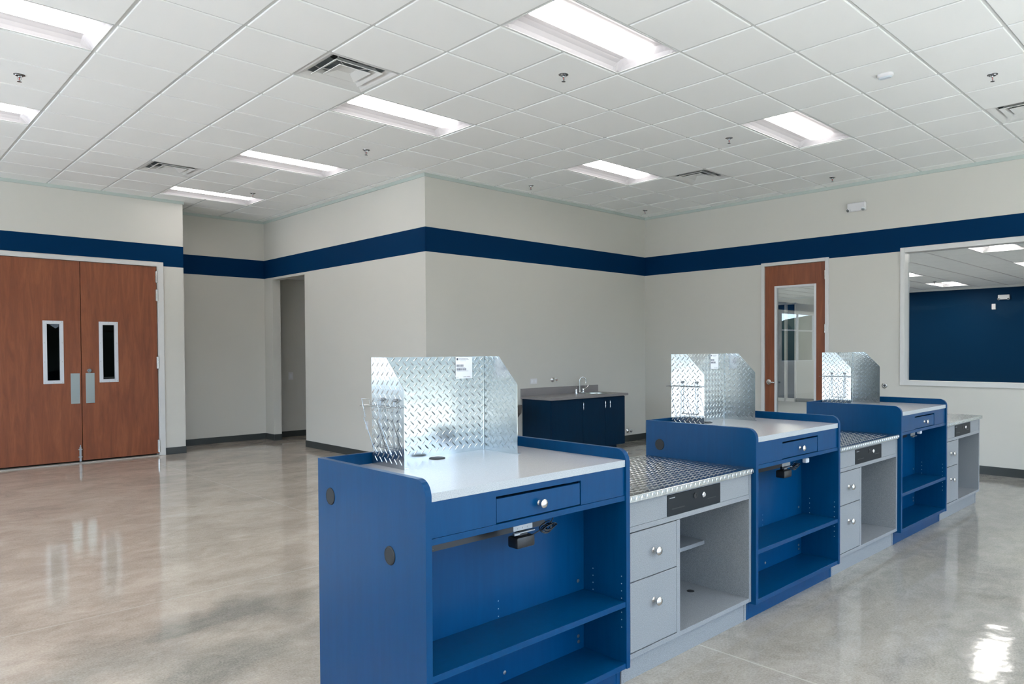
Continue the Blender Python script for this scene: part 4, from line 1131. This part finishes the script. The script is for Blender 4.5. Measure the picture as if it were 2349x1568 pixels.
# ------------------------------------------------------------------ grey cabinets with diamond plate tops
def greycab(label, loc, Wd, overhang=0.0):
    t = thing('grey_cabinet', label, 'cabinet', loc, 0, 'low grey cabinets with diamond plate tops')
    s = 0.023
    for x in (0, Wd-s):
        bm = B(); prism(bm, [(0, 0.112), (0.032, 0.112), (0.032, 0), (0.727, 0), (0.727, 0.812), (0, 0.812)], 'x', x, x+s, 0.001)
        obj('side_panel', bm, GREYL, t)
    bx('back_panel', GREYL, t, s, Wd-s, 0.709, 0.727, 0, 0.812)
    bx('divider', GREYL, t, 0.372, 0.399, 0.0, 0.709, 0.134, 0.674, bev=0.001)
    c0, c1, cz0, cz1 = 0.300, 0.749, 0.701, 0.802
    bm = B(); box(bm, s, c0, 0.003, 0.02, 0.701, 0.812); box(bm, c1, Wd-s, 0.003, 0.02, 0.701, 0.812); box(bm, c0, c1, 0.003, 0.02, cz1, 0.812); obj('apron', bm, GREYL, t)
    bx('rail', GREYL, t, s, Wd-s, 0.0, 0.709, 0.676, 0.700, bev=0.001)
    bx('bottom', GREYL, t, s, Wd-s, 0.0, 0.709, 0.112, 0.134, bev=0.001)
    bx('toe_kick', GREYL, t, 0.023, Wd-s, 0.034, 0.052, 0, 0.112)
    for (z0, z1, kz) in ((0.455, 0.671, 0.568), (0.139, 0.450, 0.338)):
        d = bx('drawer', GREYL, t, s+0.003, 0.3695, 0.0, 0.018, z0, z1, bev=0.001)
        knob(d, 0.196, 0.0, kz, 1.15)
    bx('shelf', GREYL, t, 0.400, Wd-s-0.001, 0.285, 0.708, 0.378, 0.400, bev=0.001)
    bm = B(); lathe(bm, (Wd-0.14, 0.30, 0.1345), (0, 0, 1), [(0, 0.022), (0.001, 0.021), (0.001, 0)], 20); obj('cable_hole', bm, BLACK, t)
    # plate top with folded front lip
    y0, y1, z0, z1 = -0.016, 0.727, 0.812, 0.843; xr = Wd+overhang
    bm = B(); box(bm, 0, xr, y0, y1, z0, z1, 0.0015); o = obj('top', bm, ALU, t)
    bm = B()
    lugs(bm, 0, xr, y0, y1, lambda u, v, h: (u, v, z1+h))
    # on the lip: bars of both directions side by side
    pt = 0.0375; x = 0.01
    while x < xr-0.02:
        for (a, s_) in ((0, 1), (0.019, -1)):
            for (p0, p1) in (((x+a, 0.003), (x+a+0.010, 0.027)),) if s_ > 0 else (((x+a+0.010, 0.004), (x+a, 0.028)),):
                d = Vector((p1[0]-p0[0], 0, p1[1]-p0[1])).normalized(); nrm = Vector((-d.z, 0, d.x))*0.003
                A_ = Vector((p0[0], y0, z0+p0[1])); Z_ = Vector((p1[0], y0, z0+p1[1])); M1 = A_.lerp(Z_, .25); M2 = A_.lerp(Z_, .75); O_ = Vector((0, -0.0016, 0))
                vs = [bm.verts.new(q) for q in (A_, M1+nrm, M2+nrm, Z_, M2-nrm, M1-nrm, M1+O_, M2+O_)]
                for f in ((0, 6, 1), (0, 5, 6), (1, 6, 7, 2), (5, 4, 7, 6), (3, 2, 7), (3, 7, 4)): bm.faces.new([vs[i] for i in f])
        x += pt
    bmesh.ops.recalc_face_normals(bm, faces=bm.faces[:])
    q = obj('raised_tread', bm, ALU, o, True); q['kind'] = 'stuff'
    return t
def cashdrawer(label, loc):
    t = thing('cash_drawer', label, 'cash drawer', loc, 0, 'black cash drawers in the grey cabinets')
    bm = B(); box(bm, 0.004, 0.443, 0.012, 0.42, 0.002, 0.098); obj('case', bm, BLACKM, t)
    bm = B(); box(bm, 0, 0.447, 0.0, 0.012, 0.0005, 0.1005, 0.001); fr = obj('front_panel', bm, BLACKM, t)
    bm = B(); box(bm, 0.030, 0.135, -0.0006, 0.001, 0.029, 0.034); obj('slot', bm, BLACK, fr)
    bm = B(); box(bm, 0.328, 0.405, -0.0006, 0.001, 0.036, 0.041); obj('slot', bm, BLACK, fr)
    bm = B(); lathe(bm, (0.292, 0, 0.064), (0, -1, 0), [(0, 0.014), (0.005, 0.014), (0.009, 0.010), (0.009, 0)], 20); box(bm, 0.2905, 0.2935, -0.011, -0.008, 0.057, 0.071); obj('key_lock', bm, CHROME, t, True)
    bm = B(); lathe(bm, (0.222, 0, 0.070), (0, -1, 0), [(0, 0.014), (0.003, 0.014), (0.003, 0.010), (0.001, 0.009), (0.001, 0)], 18); obj('lock_hole', bm, BLACK, t)
    bm = B(); x = 0.014
    for w_ in (0.003, 0.005, 0.003, 0.005, 0.004, 0.003, 0.006): box(bm, x, x+w_, -0.0004, 0.0005, 0.083, 0.0875); x += w_+0.0022
    obj('maker_lettering', bm, mat('grey_print', (0.4, 0.42, 0.45, 1), 0.5) if 'grey_print' not in MATS else MATS['grey_print'], fr)
    return t
GX = ((1.052, 1.054, 0.0), (3.165, 1.056, 0.0), (5.281, 1.045, 0.032))
GL = ('low grey cabinet with diamond plate top beside the front checkout stand', 'low grey cabinet with diamond plate top between the middle and last checkout stands', 'low grey cabinet closing the counter row, diamond plate top overhanging its end')
GLC = ('black cash drawer with key lock in the first low grey cabinet from the front', 'black cash drawer with key lock in the grey cabinet before the last checkout stand', 'black cash drawer with key lock in the grey cabinet at the end of the row')
cd0 = None
for (x, wd, ov), lb, lc in zip(GX, GL, GLC):
    greycab(lb, (x, -3.582, 0), wd, ov)
    l = (x+0.301, -3.582-0.001, 0.7005)
    if cd0 is None: cd0 = cashdrawer(lc, l)
    else: dup(cd0, l, lc)
# blue cable in the last grey cabinet
bm = B(); x = GX[2][0]
tube(bm, [(x+0.402, -3.40, 0.62), (x+0.45, -3.41, 0.60), (x+0.50, -3.43, 0.52), (x+0.515, -3.43, 0.45), (x+0.49, -3.43, 0.36), (x+0.43, -3.43, 0.32), (x+0.402, -3.42, 0.30)], 0.009, 8)
tube(bm, [(x+0.402, -3.44, 0.22), (x+0.46, -3.46, 0.215), (x+0.50, -3.47, 0.185), (x+0.49, -3.48, 0.155), (x+0.45, -3.49, 0.146), (x+0.402, -3.50, 0.145)], 0.008, 8)
tag(obj('blue_cable', bm, CORD, None, True), 'teal blue cable looping inside the last grey cabinet', 'cable')

# ------------------------------------------------------------------ outdoors (seen only in reflections and lighting the room)
bm = B(); box(bm, -19, 22, -12.2, -10.2, -0.25, -0.15); box(bm, -19, -7.6, -10.2, 25, -0.25, -0.15); struct(obj('ground', bm, GROUND))
bm = B(); box(bm, -60, 60, -70, 40, -0.35, -0.26); struct(obj('lawn', bm, mat('outdoor_lawn', (0.034, 0.042, 0.030, 1), 0.9)))
bm = B(); rnd = random.Random(5)
def hedge(p0, p1, n_):
    prev = None
    for k in range(n_+1):
        f_ = k/n_; x = p0[0]+(p1[0]-p0[0])*f_; y = p0[1]+(p1[1]-p0[1])*f_; h_ = 4.0+rnd.uniform(-1.0, 1.5)
        c = [bm.verts.new((x+rnd.uniform(-.5, .5), y+rnd.uniform(-.5, .5), z)) for z in (-0.15, h_*0.5, h_)]
        if prev:
            for a in range(2): bm.faces.new((prev[a], c[a], c[a+1], prev[a+1]))
        prev = c
hedge((-50, -38), (50, -38), 60); hedge((-38, -50), (-38, 40), 50)
struct(obj('tree_line', bm, GREEN))
